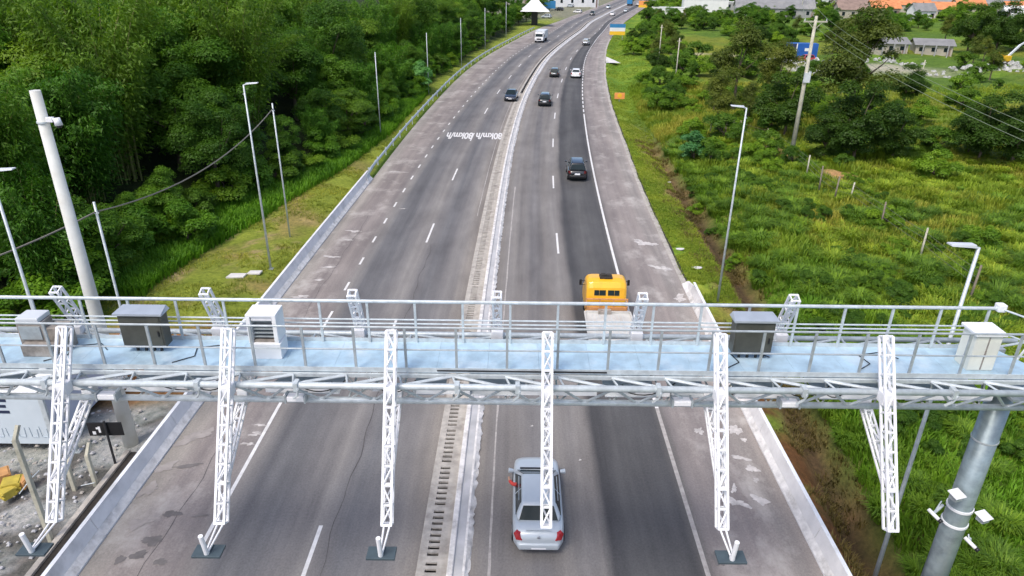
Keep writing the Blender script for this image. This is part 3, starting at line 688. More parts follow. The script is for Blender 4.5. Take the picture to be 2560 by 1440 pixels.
BL = ['short-looking rear lattice arm above the forest verge, leftmost behind the walkway', 'rear lattice arm behind the walkway against the grassy left verge', 'rear lattice arm behind the walkway over the left edge line', 'rear lattice arm behind the walkway in front of the median kerb',
      'rear lattice arm behind the walkway beside the yellow tow truck', 'rear lattice arm behind the walkway against the tall green grass']
for i, x in enumerate((-11.02, -7.42, -3.86, -.36, 3.17, 6.83)):
    t = thing('rear_lattice_arm', BL[i], 'lattice arm', (x, 0, 0), 0, 'white lattice arms behind the gantry')
    A, E = Vector((0, 15.1, 10.78)), Vector((0, 16.75, 7.0))
    mb = MB(); lattice(mb, A, E, .19); mb.build('boom', 'white_steel', t)
    mb = MB(); mb.box(-.15, .15, 15.34, 15.62, 9.30, 9.62); mb.build('mounting_clamp', 'white_steel', t, bevel=.015)
    mb = MB(); d = (E - A).normalized(); mb.tube(E, E + d * .02, .16, None, 4, up=(1, 0, 0)); mb.build('end_plate', 'white_steel', t)

# cabinets standing on the walkway
def cabinet(x, label, w=1.0):
    t = thing('equipment_cabinet', label, 'cabinet', (x, 14.35, ZD), 0, 'steel cabinets on the walkway')
    mb = MB(); mb.box(-w / 2, w / 2, 0, .34, .14, 1.0); mb.build('cabinet_body', 'steel_cab', t, bevel=.012)
    mb = MB(); h = w / 2 + .07
    mb.add([(-h, -.06, 1.0), (h, -.06, 1.0), (h, .38, 1.0), (-h, .38, 1.0), (-h, -.06, 1.05), (h, -.06, 1.05), (h - .06, .36, 1.10), (-h + .06, .36, 1.10)], [(0, 1, 2, 3), (4, 5, 6, 7), (0, 1, 5, 4), (1, 2, 6, 5), (2, 3, 7, 6), (3, 0, 4, 7)])
    mb.build('canopy', 'steel_top', t)
    mb = MB(); mb.box(-w / 2 + .04, w / 2 - .04, -.015, -.002, .2, .95); d = mb.build('door', 'steel_cab', t)
    mb = MB(); mb.box(w / 2 - .12, w / 2 - .09, -.04, -.016, .45, .58); mb.build('handle', 'black', d)
    mb = MB(); mb.box(-w / 2, w / 2, -.012, 0.0, .14, .19); mb.build('sill', 'steel_top', t)
    for lx in (-.25, -.05, .15, .32):
        mb = MB(); mb.tube((lx, .1, 0), (lx, .1, .16), .035, n=8); mb.build('conduit', 'black', t)
cabinet(-8.72, 'wide stainless cabinet with sloping canopy on the walkway, nearer the white concrete pole')
cabinet(5.72, 'wide stainless cabinet with sloping canopy on the walkway, right of the tow truck', .92)
t = thing('slim_cabinet', 'slim cream double-door cabinet at the right end of the walkway', 'cabinet', (10.95, 13.95, ZD), 0)
mb = MB(); mb.box(-.30, .30, 0, .5, .0, .92); mb.build('cabinet_body', 'cream_paint', t, bevel=.01)
mb = MB(); mb.box(-.36, .36, -.06, .56, .92, .99); mb.build('canopy', 'white_paint', t, bevel=.015)
for a, b in ((-.29, -.02), (.02, .29)):
    mb = MB(); mb.box(a, b, -.014, -.002, .03, .88); mb.build('door', 'cream_paint', t)
mb = MB(); mb.box(-.02, .02, -.012, -.001, .03, .88); mb.box(-.012, .012, -.03, -.014, .4, .55); mb.build('door_seam', 'rust_grey', t)
t = thing('weathered_cabinet', 'weathered brown-grey equipment cabinet at the left end of the walkway', 'cabinet', (-11.2, 14.2, ZD), 0)
mb = MB(); mb.box(-.42, .2, .1, .5, .0, .80); mb.box(.2, .62, .16, .56, 0, .62); mb.box(-.3, .45, -.12, .1, .0, .30); mb.build('cabinet_body', 'rust_grey', t, bevel=.02)
mb = MB(); mb.box(-.38, .16, .06, .54, .80, .92); mb.build('canopy', 'plate_light', t, bevel=.03)
mb = MB(); mb.box(-.36, .14, .07, .098, .36, .7); mb.build('vent_panel', 'galv_dark', t)
t = thing('open_equipment_rack', 'pale open rack with grille and stacked boxes on the walkway over the left shoulder', 'cabinet', (-5.78, 14.1, ZD), 0)
mb = MB(); mb.box(-.33, .38, 0, .5, .0, .40); mb.box(-.36, -.26, .05, .6, .4, 1.08); mb.box(.24, .34, .05, .6, .4, 1.08); mb.box(-.36, .34, .05, .6, 1.08, 1.14); mb.build('rack_body', 'white_paint', t, bevel=.012)
mb = MB(); mb.box(-.26, .24, .42, .5, .4, 1.08); mb.box(-.26, .24, .1, .42, .40, .46); mb.build('rack_back', 'rust_grey', t)
for z in (.52, .62, .72, .82, .92): mb = MB(); mb.box(-.26, .24, .12, .4, z, z + .025); mb.build('shelf', 'galv_dark', t)
for z in (.98,): mb = MB(); mb.box(-.24, .22, .08, .38, z, z + .09); mb.build('white_module', 'white_steel', t)

# cameras on the right column
def boxcam(x, y, z, rz, label):
    t = thing('traffic_camera', label, 'camera', (x, y, z), rz, 'cameras on the gantry column')
    mb = MB(); mb.add([(-.17, -.15, .10), (.17, -.15, .10), (.17, .15, .16), (-.17, .15, .16), (-.17, -.15, .13), (.17, -.15, .13), (.17, .15, .19), (-.17, .15, .19)], [(0, 1, 2, 3), (4, 5, 6, 7), (0, 1, 5, 4), (1, 2, 6, 5), (2, 3, 7, 6), (3, 0, 4, 7)]); mb.build('sunshade', 'white_steel', t, bevel=.01)
    mb = MB(); mb.box(-.12, .12, -.11, .11, -.03, .095); mb.build('housing', 'galv_dark', t, bevel=.02)
    mb = MB(); mb.tube((.02, .05, -.03), (.06, .1, -.12), .03, n=8); mb.tube((.06, .1, -.12), (.16, .22, -.14), .022, n=6); mb.build('bracket', 'white_steel', t)
def tubecam(x, y, z, rz, tx, label):
    t = thing('bullet_camera', label, 'camera', (x, y, z), rz, 'cameras on the gantry column')
    mb = MB(); mb.tube((0, .16, .08), (0, -.16, -.02), .05, n=12); mb.build('housing', 'white_steel', t, True)
    mb = MB(); mb.tube((0, -.161, -.02), (0, -.24, -.05), .058, n=12); mb.build('lens', 'black', t, True)
    mb = MB(); mb.tube((0, .02, .04), (tx, .1, .03), .04, n=8); mb.tube((0, .02, .0), (tx, .16, .12), .018, n=6); mb.build('bracket', 'galv', t)
boxcam(11.52, 14.0, 5.62, .3, 'white shaded box camera left of the column, above the upper clamp band')
boxcam(12.38, 13.95, 4.95, .3, 'white shaded box camera right of the column beside the upper clamp band')
tubecam(11.18, 14.1, 4.95, .5, .55, 'small bullet camera reaching out to the left of the column')
tubecam(12.12, 13.75, 4.32, .5, .15, 'small bullet camera hung under the lower clamp band of the column')

for x, lab in ((-9.2, 'small white sensor housing on the truss, leftmost'), (-4.9, 'small white sensor housing on the truss front above the left lanes'), (3.9, 'small white sensor housing on the truss front above the right lane'), (6.35, 'small white sensor housing on the truss front above the right shoulder')):
    t = thing('sensor_housing', lab, 'sensor', (x, 13.30, 8.99), 0, 'sensor housings under the gantry')
    mb = MB(); mb.box(-.2, .2, -.12, .08, -.06, .06); mb.build('housing', 'white_steel', t, bevel=.015)
    mb = MB(); mb.box(-.24, -.2, -.14, .1, -.09, .1); mb.box(.2, .24, -.14, .1, -.09, .1); mb.box(-.24, .24, .081, .1, .05, .1); mb.build('bracket', 'galv_dark', t)
# ------------------------------------------------------------------ vehicles
def heading(y, n=None):
    return -math.atan(float(K(y + 4) - K(y - 4)) / 8.0)
CARS = {  # length, width, height; y of: rear glass base, roof rear, roof front, windscreen base; belt, hood z, deck z
 'sedan': dict(L=4.5, W=1.78, H=1.44, g=(-1.70, -1.20, .22, 1.12), belt=.93, hood=.90, deck=1.00),
 'hatch': dict(L=3.9, W=1.66, H=1.5, g=(-1.78, -1.45, .35, 1.05), belt=.93, hood=.92, deck=.93),
 'suv': dict(L=4.3, W=1.80, H=1.68, g=(-2.0, -1.7, .40, 1.05), belt=1.05, hood=1.05, deck=1.05),
}
def make_car(style, paint, label, loc, rot, cat='car', name='parked_car', group=None, rack=False):
    c = CARS[style]; L, W, H = c['L'], c['W'], c['H']; t = thing(name, label, cat, loc, rot, group)
    hl = L / 2; g0, g1, g2, g3 = c['g']; bz = c['belt']
    st = [(-hl, .34, c['deck'] - .28, .74), (-hl + .10, .27, c['deck'] - .07, .86), (-hl + .35, .24, c['deck'], .955), (g0, .22, c['deck'], 1.0), (g1, .2, bz + .02, 1.0), (0, .2, bz, 1.0), (g2 + .3, .2, bz, 1.0), (g3, .2, c['hood'] + .02, .99), (g3 + (hl - g3) * .5, .22, c['hood'] - .05, .97), (hl - .3, .24, c['hood'] - .14, .93), (hl - .08, .26, c['hood'] - .26, .76), (hl, .34, .52, .60)]
    mb = MB(); n = 11; w = W / 2
    for (y, z0, z1, f) in st:
        h = [(w * f * .86, z0), (w * f * .98, z0 + .10), (w * f, (z0 + z1) / 2), (w * f * .97, z1 - .07), (w * f * .86, z1), (0, z1 + .03)]
        row = [(x, y, z) for x, z in h] + [(-x, y, z) for x, z in h[-2::-1]]
        mb.v += row
    for i in range(len(st) - 1):
        for k in range(n - 1): mb.f.append((i * n + k, i * n + k + 1, (i + 1) * n + k + 1, (i + 1) * n + k)); mb.m.append(0)
        mb.f.append((i * n + n - 1, i * n, (i + 1) * n, (i + 1) * n + n - 1)); mb.m.append(0)
    mb.f.append(tuple(range(n))); mb.f.append(tuple((len(st) - 1) * n + k for k in range(n - 1, -1, -1))); mb.m += [0, 0]
    mb.build('body', paint, t, True, sub=1)
    # greenhouse
    wb, wr = w * .93, w * .63
    B = [(-wb * .96, g0, c['deck'] - .02), (wb * .96, g0, c['deck'] - .02), (wb, g3, bz - .04), (-wb, g3, bz - .04)]
    T = [(-wr, g1, H - .03), (wr, g1, H - .03), (wr, g2, H), (-wr, g2, H)]
    mb = MB(); mb.add(B + T, [(0, 3, 2, 1), (4, 5, 6, 7), (0, 1, 5, 4), (1, 2, 6, 5), (2, 3, 7, 6), (3, 0, 4, 7)])
    mb.build('roof', paint, t, True, bevel=.13)
    def pane(nm, q, iu, iv, o=.006, seg=1):
        a, b, d, e = [Vector(v) for v in q]; nrm = (b - a).cross(e - a).normalized()
        cen = (a + b + d + e) / 4
        if nrm.dot(cen - Vector((0, 0, .9))) < 0: nrm = -nrm
        f = lambda s, v: a.lerp(b, s).lerp(e.lerp(d, s), v) + nrm * o
        vs = [f(iu[0], iv[0]), f(iu[1], iv[0]), f(iu[1], iv[1]), f(iu[0], iv[1])]
        m2 = MB(); m2.add(vs + [v - nrm * .02 for v in vs], [(0, 1, 2, 3), (0, 1, 5, 4), (1, 2, 6, 5), (2, 3, 7, 6), (3, 0, 4, 7)]); return m2.build(nm, 'glass_dark', t)
    pane('rear_window', (B[0], B[1], T[1], T[0]), (.07, .93), (.12, .84))
    pane('windscreen', (B[3], B[2], T[2], T[3]), (.05, .95), (.08, .92))
    for a, b, cc, d in ((B[1], B[2], T[2], T[1]), (B[0], B[3], T[3], T[0])):
        pane('side_window', (a, b, cc, d), (.10, .49), (.12, .86)); pane('side_window', (a, b, cc, d), (.52, .92), (.12, .86))
    # wheels
    for sx in (-1, 1):
        for wy in (-hl + .85, hl - .9):
            x = sx * (w - .09)
            mb = MB(); mb.tube((x - .10, wy, .31), (x + .10, wy, .31), .31, n=20, caps=True); wh = mb.build('wheel', 'rubber', t)
            mb = MB(); mb.tube((x + sx * .095, wy, .31), (x + sx * .108, wy, .31), .2, n=14); mb.build('rim', 'rim', wh)
        mb = MB(); mb.add([(sx * w * .96, g3 - .28, bz + .05), (sx * (w + .16), g3 - .34, bz + .07), (sx * (w + .16), g3 - .16, bz + .10), (sx * w * .96, g3 - .16, bz + .05),
                           (sx * w * .96, g3 - .28, bz + .12), (sx * (w + .16), g3 - .34, bz + .19), (sx * (w + .15), g3 - .18, bz + .19), (sx * w * .96, g3 - .16, bz + .12)], [(0, 1, 2, 3), (4, 5, 6, 7), (0, 1, 5, 4), (1, 2, 6, 5), (2, 3, 7, 6), (3, 0, 4, 7)])
        mb.build('mirror', paint, t, True, bevel=.02)
        z = c['deck'] - .16
        mb = MB(); mb.add([(sx * w * .62, -hl + .03, z - .12), (sx * w * .84, -hl + .09, z - .14), (sx * w * .93, -hl + .24, z + .0), (sx * w * .87, -hl + .22, z + .10), (sx * w * .75, -hl + .08, z + .09)], [(0, 1, 2, 3, 4)])
        mb2 = MB(); vs = mb.v; mb2.add([(x * 1.012, y - .025, zz) for x, y, zz in vs] + [(x * .9, y + .1, zz) for x, y, zz in vs], [(0, 1, 2, 3, 4)] + [(k, (k + 1) % 5, 5 + (k + 1) % 5, 5 + k) for k in range(5)])
        mb2.build('tail_light', 'red_light' if style == 'sedan' else 'red_dull', t)
        zf = c['hood'] - .28
        mb = MB(); vs = [(sx * w * .42, hl - .04, zf - .08), (sx * w * .70, hl - .10, zf - .09), (sx * w * .80, hl - .22, zf + .0), (sx * w * .54, hl - .12, zf + .0)]
        mb.add([(x * 1.01, y + .03, zz) for x, y, zz in vs] + [(x * .9, y - .1, zz) for x, y, zz in vs], [(0, 1, 2, 3)] + [(k, (k + 1) % 4, 4 + (k + 1) % 4, 4 + k) for k in range(4)]); mb.build('headlight', 'lamp_clear', t)
    # bumpers, plates
    mb = MB(); mb.add([(-w * .74, -hl - .05, .34), (w * .74, -hl - .05, .34), (w * .97, -hl + .35, .34), (-w * .97, -hl + .35, .34), (-w * .74, -hl - .05, .60), (w * .74, -hl - .05, .60), (w * .97, -hl + .35, .62), (-w * .97, -hl + .35, .62)], [(0, 1, 2, 3), (4, 5, 6, 7), (0, 1, 5, 4), (1, 2, 6, 5), (2, 3, 7, 6), (3, 0, 4, 7)])
    mb.build('rear_bumper', paint if style == 'sedan' else 'black', t, True, bevel=.06)
    mb = MB(); zp = .46 if style == 'sedan' else .72; mb.add([(-.24, -hl - .058, zp - .06), (.24, -hl - .058, zp - .06), (.24, -hl - .05 + .012, zp + .07), (-.24, -hl - .05 + .012, zp + .07), (-.24, -hl, zp - .06), (.24, -hl, zp - .06), (.24, -hl + .05, zp + .07), (-.24, -hl + .05, zp + .07)], [(0, 1, 2, 3), (0, 1, 5, 4), (1, 2, 6, 5), (2, 3, 7, 6), (3, 0, 4, 7)]); mb.build('rear_plate', 'plate_white', t)
    mb = MB(); mb.box(-.24, .24, hl - .02, hl + .03, .40, .53); mb.build('front_plate', 'plate_white', t)
    if style == 'sedan':
        mb = MB(); zd = c['deck'] + .035
        mb.box(-.42, .42, -hl + .17, -hl + .185, zd - .05, zd - .03); mb.build('boot_seam', 'galv_dark', t)
        mb = MB(); mb.tube((0, -hl + .02, .86), (0, -hl - .012, .85), .05, n=14); mb.build('badge', 'rim', t)
        for (a, b) in ((-.68, -.66), (.66, .68)): mb = MB(); mb.box(a, b, g1 + .1, g2 - .1, H - .03, H - .012); mb.build('roof_seam', 'galv_dark', t)
        mb = MB(); mb.box(-.62, .62, g3 - .02, g3 + .05, c['hood'] + .04, c['hood'] + .06); mb.build('wiper_cowl', 'black', t)
    if style == 'suv' and rack:
        for sx in (-1, 1):
            mb = MB(); mb.tube((sx * wr * .92, g1 + .15, H + .04), (sx * wr * .92, g2 - .2, H + .05), .025, n=8); mb.build('roof_rail', 'black', t)
    return t
def on_road(u, v, L, direction=1, z=.3):
    """vehicle centre whose end towards the camera shows its foot at pixel (u, v)"""
    x, y = G(u, v, z); h = heading(y)
    return (x - math.sin(h) * L / 2, y + math.cos(h) * L / 2, 0), h + (0 if direction > 0 else math.pi)
l, h = on_road(1346, 1376, 4.5); sedan_loc = l
make_car('sedan', 'silver_paint', 'silver sedan seen from behind, driving under the gantry with red tail lights', l, h, name='driving_car')
l, h = on_road(1443, 447, 4.3); make_car('suv', 'black_paint', 'black SUV alone on the dark right lane, ahead of the yellow tow truck', l, h, name='driving_car', rack=True)
l, h = on_road(1361, 262, 4.3); make_car('suv', 'teal_paint', 'tall dark SUV driving close along the right side of the median kerb', l, h, name='driving_car')
l, h = on_road(1385, 190, 3.9); make_car('hatch', 'green_paint', 'dark green hatchback beside a white car, driving away near the median', l, h, name='driving_car')
l, h = on_road(1439, 192, 4.5); make_car('sedan', 'white_car', 'white sedan driving away in the right lane beside the dark green hatchback', l, h, name='driving_car')
l, h = on_road(1463, 111, 3.9); make_car('hatch', 'silver_paint', 'small silver hatchback driving away on the bend, alone in the dark right lane', l, h, name='driving_car')
l, h = on_road(1275, 250, 4.5, -1); make_car('sedan', 'navy_paint', 'dark blue sedan coming towards the camera on the left carriageway', l, h, name='driving_car')
l, h = on_road(1479, 37, 4.3, -1); make_car('suv', 'black_paint', 'dark car coming round the far bend on the left carriageway', l, h, name='driving_car')
l, h = on_road(1530, 38, 4.5, 1); make_car('sedan', 'white_car', 'white car driving away on the far bend near the median', l, h, name='driving_car')
l, h = on_road(1563, 29, 4.5, 1); make_car('sedan', 'silver_paint', 'grey car on the far bend in the right lane, just before the orange roadside sign', l, h, name='driving_car')
l, h = on_road(1519, 20, 4.3, -1); make_car('suv', 'silver_paint', 'pale far car coming towards the camera, higher up the road than the dark one', l, h, name='driving_car')
l, h = on_road(1594, 13, 4.3, 1); make_car('suv', 'white_car', 'white car farthest up the road at the top edge of the picture', l, h, name='driving_car')
for (u, v, p, r, lab) in ((1366, 47, 'silver_paint', 1.2, 'silver car parked on the grass beside the white tent'), (1444, 33, 'white_car', 1.0, 'white car parked in front of the far petrol station'), (1398, 28, 'black_paint', 1.1, 'dark car parked on the forecourt behind the silver one'), (1425, 19, 'silver_paint', .9, 'grey car parked deepest in the far forecourt')):
    x, y = G(u, v); make_car('hatch', p, lab, (x, y, float(hz(x, y)) + .02), r, name='parked_car')
x, y = G(2012, 158); make_car('hatch', 'red_car', 'small red car parked on rubble in front of the blue container', (x, y, float(hz(x, y)) + .05), 1.75, name='parked_car')

# driver of the silver sedan: elbow out of the window
def skin_person(name, label, pts, edges, rad, mat, loc, rot=0):
    me = bpy.data.meshes.new(name); me.from_pydata(pts, edges, []); me.materials.append(MATS[mat])
    o = bpy.data.objects.new(name, me); COL.objects.link(o); o.location = loc; o.rotation_euler = (0, 0, rot)
    md = o.modifiers.new('skin', 'SKIN'); md.use_smooth_shade = True
    for i, r in enumerate(rad): me.skin_vertices[0].data[i].radius = (r, r)
    me.skin_vertices[0].data[0].use_root = True
    s = o.modifiers.new('sub', 'SUBSURF'); s.levels = 1; s.render_levels = 1
    return o
sx, sy = -.42, .25
pts = [(0, 0, .50), (0, -.06, .72), (0, -.08, .98), (0, -.06, 1.10), (0, -.02, 1.22), (-.18, -.07, .97), (-.46, -.10, .99), (-.60, .06, 1.06), (-.62, .12, 1.10), (.18, -.07, .95), (.22, .10, .76), (.10, .32, .84), (-.1, .3, .5), (-.1, .55, .42), (.1, .3, .5), (.1, .55, .42), (-.60, .17, 1.12), (-.57, .16, 1.13), (-.63, .16, 1.14)]
edg = [(0, 1), (1, 2), (2, 3), (3, 4), (2, 5), (5, 6), (6, 7), (7, 8), (2, 9), (9, 10), (10, 11), (0, 12), (12, 13), (0, 14), (14, 15), (8, 16), (8, 17), (8, 18)]
rad = [.15, .15, .15, .055, .095, .07, .055, .042, .035, .07, .055, .04, .08, .06, .08, .06, .011, .011, .011]
hd = heading(19)
bx = sedan_loc[0] + sx * math.cos(hd); by = sedan_loc[1] + sy
per = skin_person('person', None, pts, edg, rad, 'skin', (bx, by, .02), hd)
tag(per, 'driver of the silver sedan in a red top, one elbow out of the window', 'person')
def cloth_part(nm, mat, idx, eds, grow):
    me = bpy.data.meshes.new(nm); me.from_pydata([pts[i] for i in idx], [(idx.index(a), idx.index(b)) for a, b in eds], []); me.materials.append(MATS[mat])
    o = bpy.data.objects.new(nm, me); COL.objects.link(o); o.parent = per
    md = o.modifiers.new('skin', 'SKIN'); md.use_smooth_shade = True
    for k, i in enumerate(idx): me.skin_vertices[0].data[k].radius = (rad[i] + grow,) * 2
    me.skin_vertices[0].data[0].use_root = True
    s = o.modifiers.new('sub', 'SUBSURF'); s.levels = 1; s.render_levels = 1
cloth_part('red_top', 'red_cloth', [0, 1, 2, 5, 6, 7, 9, 10], [(0, 1), (1, 2), (2, 5), (5, 6), (6, 7), (2, 9), (9, 10)], .018)
cloth_part('trousers', 'dark_cloth', [12, 13], [(12, 13)], .015)
mb = MB(); mb.tube((0, -.05, 1.24), (0, -.04, 1.335), .105, .05, 10); mb.build('hair', 'hair', per, True)

# yellow tow truck with pale flatbed
tr = thing('tow_truck', 'yellow-cabbed tow truck with pale flatbed driving away behind the gantry', 'truck', (5.12, 31.8, 0), heading(32))
mb = MB()
prof = [(2.25, 1.0), (2.25, 1.55), (2.33, 2.15), (2.50, 2.42), (2.9, 2.50), (3.5, 2.46), (3.85, 2.25), (4.25, 1.6), (4.75, 1.45), (4.9, 1.0), (4.9, .6), (2.25, .6)]
sec = [(-1.10, .86), (-1.06, .93), (-.95, .975), (-.75, 1.0), (.75, 1.0), (.95, .975), (1.06, .93), (1.10, .86)]
n = len(prof)
for xx, f in sec: mb.v += [(xx, 3.4 + (y - 3.4) * f, .6 + (z - .6) * (f if z > 1 else 1)) for y, z in prof]
for i in range(len(sec) - 1):
    for k in range(n): mb.f.append((i * n + k, i * n + (k + 1) % n, (i + 1) * n + (k + 1) % n, (i + 1) * n + k)); mb.m.append(0)
mb.f += [tuple(range(n)), tuple((len(sec) - 1) * n + k for k in range(n - 1, -1, -1))]; mb.m += [0, 0]
cab = mb.build('cab', 'yellow_cab', tr, bevel=.07)
for a, b in ((-.68, -.42), (-.40, -.06), (.06, .40), (.42, .68)):
    mb = MB(); mb.add([(a, 2.30, 1.74), (b, 2.30, 1.74), (b, 2.36, 2.02), (a, 2.36, 2.02), (a, 2.24, 1.74), (b, 2.24, 1.74), (b, 2.30, 2.02), (a, 2.30, 2.02)], [(4, 5, 6, 7), (0, 1, 5, 4), (1, 2, 6, 5), (2, 3, 7, 6), (3, 0, 4, 7)]); mb.build('rear_window', 'glass_dark', tr)
mb = MB(); mb.box(-.9, .9, 3.98, 4.1, 1.75, 2.15); mb.build('windscreen', 'glass_dark', tr)
mb = MB(); mb.box(-.38, .32, 2.75, 3.2, 2.49, 2.60); mb.box(-.30, -.05, 2.85, 3.1, 2.60, 2.70); mb.box(.0, .24, 2.85, 3.1, 2.60, 2.68); mb.build('roof_hatch', 'dark_and_shadow', tr, bevel=.02)
for s in (-1, 1):
    mb = MB(); mb.box(s * 1.34 - .07, s * 1.34 + .07, 3.55, 3.62, 1.75, 2.08); mr = mb.build('mirror', 'black', tr, bevel=.02)
    mb = MB(); mb.tube((s * 1.05, 3.6, 2.0), (s * 1.36, 3.6, 2.0), .02, n=6); mb.tube((s * 1.05, 3.6, 1.75), (s * 1.36, 3.6, 1.75), .02, n=6); mb.build('mirror_arm', 'black', mr)
    for wy, rr in ((4.05, .42), (-1.2, .42), (-.2, .42)):
        mb = MB(); mb.tube((s * .80, wy, rr), (s * 1.08, wy, rr), rr, n=20); wh = mb.build('wheel', 'rubber', tr)
        mb = MB(); mb.tube((s * 1.08, wy, rr), (s * 1.092, wy, rr), .22, n=14); mb.build('rim', 'rim', wh)
mb = MB(); mb.box(-1.15, 1.15, 2.02, 2.12, .95, 1.12); mb.box(-1.15, -1.07, 2.02, 2.12, 1.0, 1.62); mb.box(1.07, 1.15, 2.02, 2.12, 1.0, 1.62); mb.box(-1.15, 1.15, 2.03, 2.11, 1.56, 1.63); mb.box(-.4, -.34, 2.03, 2.1, 1.1, 1.56); mb.box(.34, .4, 2.03, 2.1, 1.1, 1.56); mb.build('headboard_frame', 'orange_frame', tr)
mb = MB(); mb.box(-1.1, 1.1, 1.0, 2.0, .72, .95); mb.box(-.5, .2, 1.3, 1.7, .95, 1.2); mb.build('winch_deck', 'rust_grey', tr)
mb = MB(); mb.box(-1.22, 1.22, -3.0, 1.5, .95, 1.06); bed = mb.build('flatbed', 'bed_white', tr)
mb = MB(); mb.box(-1.26, -1.18, -3.0, 1.5, 1.06, 1.16); mb.box(1.18, 1.26, -3.0, 1.5, 1.06, 1.16); mb.box(-1.18, 1.18, 1.42, 1.5, 1.06, 1.18); mb.build('bed_rail', 'bed_white', bed)
mb = MB()
for k in range(9): mb.box(-.85 + .2 * k, -.83 + .2 * k, -2.7, 1.3, 1.06, 1.068)
mb.build('bed_groove', 'galv', bed)
mb = MB(); mb.box(-.45, .45, -2.8, 2.3, .55, .94); mb.build('chassis', 'rubber', tr)
mb = MB(); mb.add([(-1.15, -3.45, .5), (1.15, -3.45, .5), (1.15, -3.02, 1.0), (-1.15, -3.02, 1.0), (-1.15, -3.4, .42), (1.15, -3.4, .42), (1.15, -3.02, .9), (-1.15, -3.02, .9)], [(0, 1, 2, 3), (4, 5, 6, 7), (0, 1, 5, 4), (1, 2, 6, 5), (2, 3, 7, 6), (3, 0, 4, 7)]); mb.build('tail_ramp', 'bed_white', tr)
for s in (-1, 1): mb = MB(); mb.box(s * .95 - .14, s * .95 + .14, -3.06, -3.01, .72, .88); mb.build('tail_light', 'red_light', tr)

def box_truck(label, loc, rot, body, cabm, L=7.0):
    t = thing('box_truck', label, 'truck', loc, rot)
    mb = MB(); mb.add([(-1.1, L / 2 - 1.7, .5), (1.1, L / 2 - 1.7, .5), (1.1, L / 2, .5), (-1.1, L / 2, .5), (-1.08, L / 2 - 1.7, 2.4), (1.08, L / 2 - 1.7, 2.4), (1.04, L / 2 - .35, 2.35), (-1.04, L / 2 - .35, 2.35)], [(0, 1, 2, 3), (4, 5, 6, 7), (0, 1, 5, 4), (1, 2, 6, 5), (2, 3, 7, 6), (3, 0, 4, 7)]); mb.build('cab', cabm, t, bevel=.08)
    mb = MB(); mb.add([(-.95, L / 2 - .16, 1.45), (.95, L / 2 - .16, 1.45), (.92, L / 2 - .28, 2.12), (-.92, L / 2 - .28, 2.12), (-.95, L / 2 - .3, 1.45), (.95, L / 2 - .3, 1.45), (.92, L / 2 - .4, 2.12), (-.92, L / 2 - .4, 2.12)], [(0, 1, 2, 3), (0, 1, 5, 4), (1, 2, 6, 5), (2, 3, 7, 6), (3, 0, 4, 7)]); mb.build('windscreen', 'glass_dark', t)
    mb = MB(); mb.box(-.6, .6, L / 2 - .02, L / 2 + .02, .75, 1.05); mb.build('grille', 'black', t)
    mb = MB(); mb.box(-1.2, 1.2, -L / 2, L / 2 - 1.9, .9, 2.75); mb.build('cargo_box', body, t, bevel=.03)
    mb = MB(); mb.box(-.5, .5, -L / 2, L / 2 - 1.0, .5, .88); mb.build('chassis', 'rubber', t)
    for s in (-1, 1):
        for wy in (L / 2 - .9, -L / 2 + 1.6):
            mb = MB(); mb.tube((s * .75, wy, .45), (s * 1.12, wy, .45), .45, n=16); mb.build('wheel', 'rubber', t)
        mb = MB(); mb.box(s * .85 - .15, s * .85 + .15, L / 2 - .01, L / 2 + .03, .7, .9); mb.build('headlight', 'lamp_clear', t)
        mb = MB(); mb.box(s * 1.3 - .08, s * 1.3 + .08, L / 2 - .4, L / 2 - .3, 1.5, 2.0); mb.build('mirror', 'black', t)
l, h = on_road(1347, 104, 7.5, -1); box_truck('white box truck coming towards the camera past the white tent', l, h, 'plate_light', 'white_car', 7.5)
l, h = on_road(1573, 13, 7.0, 1); box_truck('blue-backed truck driving away near the top edge of the picture', l, h, 'blue_sign', 'blue_sign', 7.0)

# ------------------------------------------------------------------ poles, lamps, wires
def HT(x, y, v1):
    """height at which the pole standing at (x, y) reaches the pixel row v1"""
    lo, hi = -2, 30
    for _ in range(40):
        m_ = (lo + hi) / 2; p_ = PIX(x, y, m_)
        if p_[1] > v1: lo = m_
        else: hi = m_
    return lo
def lamp(x, y, zt, side, label, rot=0.0):
    z0 = float(hz(x, y)); t = thing('street_lamp', label, 'street lamp', (x, y, z0), rot, 'street lamps beside the road'); h = zt - z0
    mb = MB(); mb.tube((0, 0, -.3), (0, 0, h), .075, .045, 12); mb.build('pole', 'galv', t, True)
    mb = MB(); mb.box(-.16, .16, -.16, .16, -.1, .03); mb.build('base_plate', 'galv_dark', t)
    mb = MB(); mb.tube((0, 0, h - .02), (side * .25, 0, h + .05), .035, n=8); mb.tube((0, 0, h - .5), (side * -.1, .1, h - .55), .05, n=8); mb.build('bracket', 'galv', t)
    mb = MB(); mb.add([(side * .15, -.11, h + .02), (side * .85, -.12, h + .10), (side * .85, .12, h + .10), (side * .15, .11, h + .02), (side * .15, -.10, h + .11), (side * .85, -.10, h + .15), (side * .85, .10, h + .15), (side * .15, .10, h + .11)], [(0, 1, 2, 3), (4, 5, 6, 7), (0, 1, 5, 4), (1, 2, 6, 5), (2, 3, 7, 6), (3, 0, 4, 7)]); mb.build('lamp_head', 'plate_light', t, bevel=.015)
x, y, _ = GT(677, 672); lamp(x, y, HT(x, y, 212), 1, 'tall street lamp on the grassy left verge, head over the road')
lamp(-17.6, 22.7, 11.5, 1, 'street lamp at the left picture edge, rising from the yard by the white cabin')
x, y, _ = GT(1793, 758); lamp(x, y, HT(x, y, 270), -1, 'slim street lamp standing by the ditch right of the yellow tow truck')
lamp(11.95, 16.6, 11.55, -1, 'street lamp in the right foreground beside the big gantry column', 0.12)
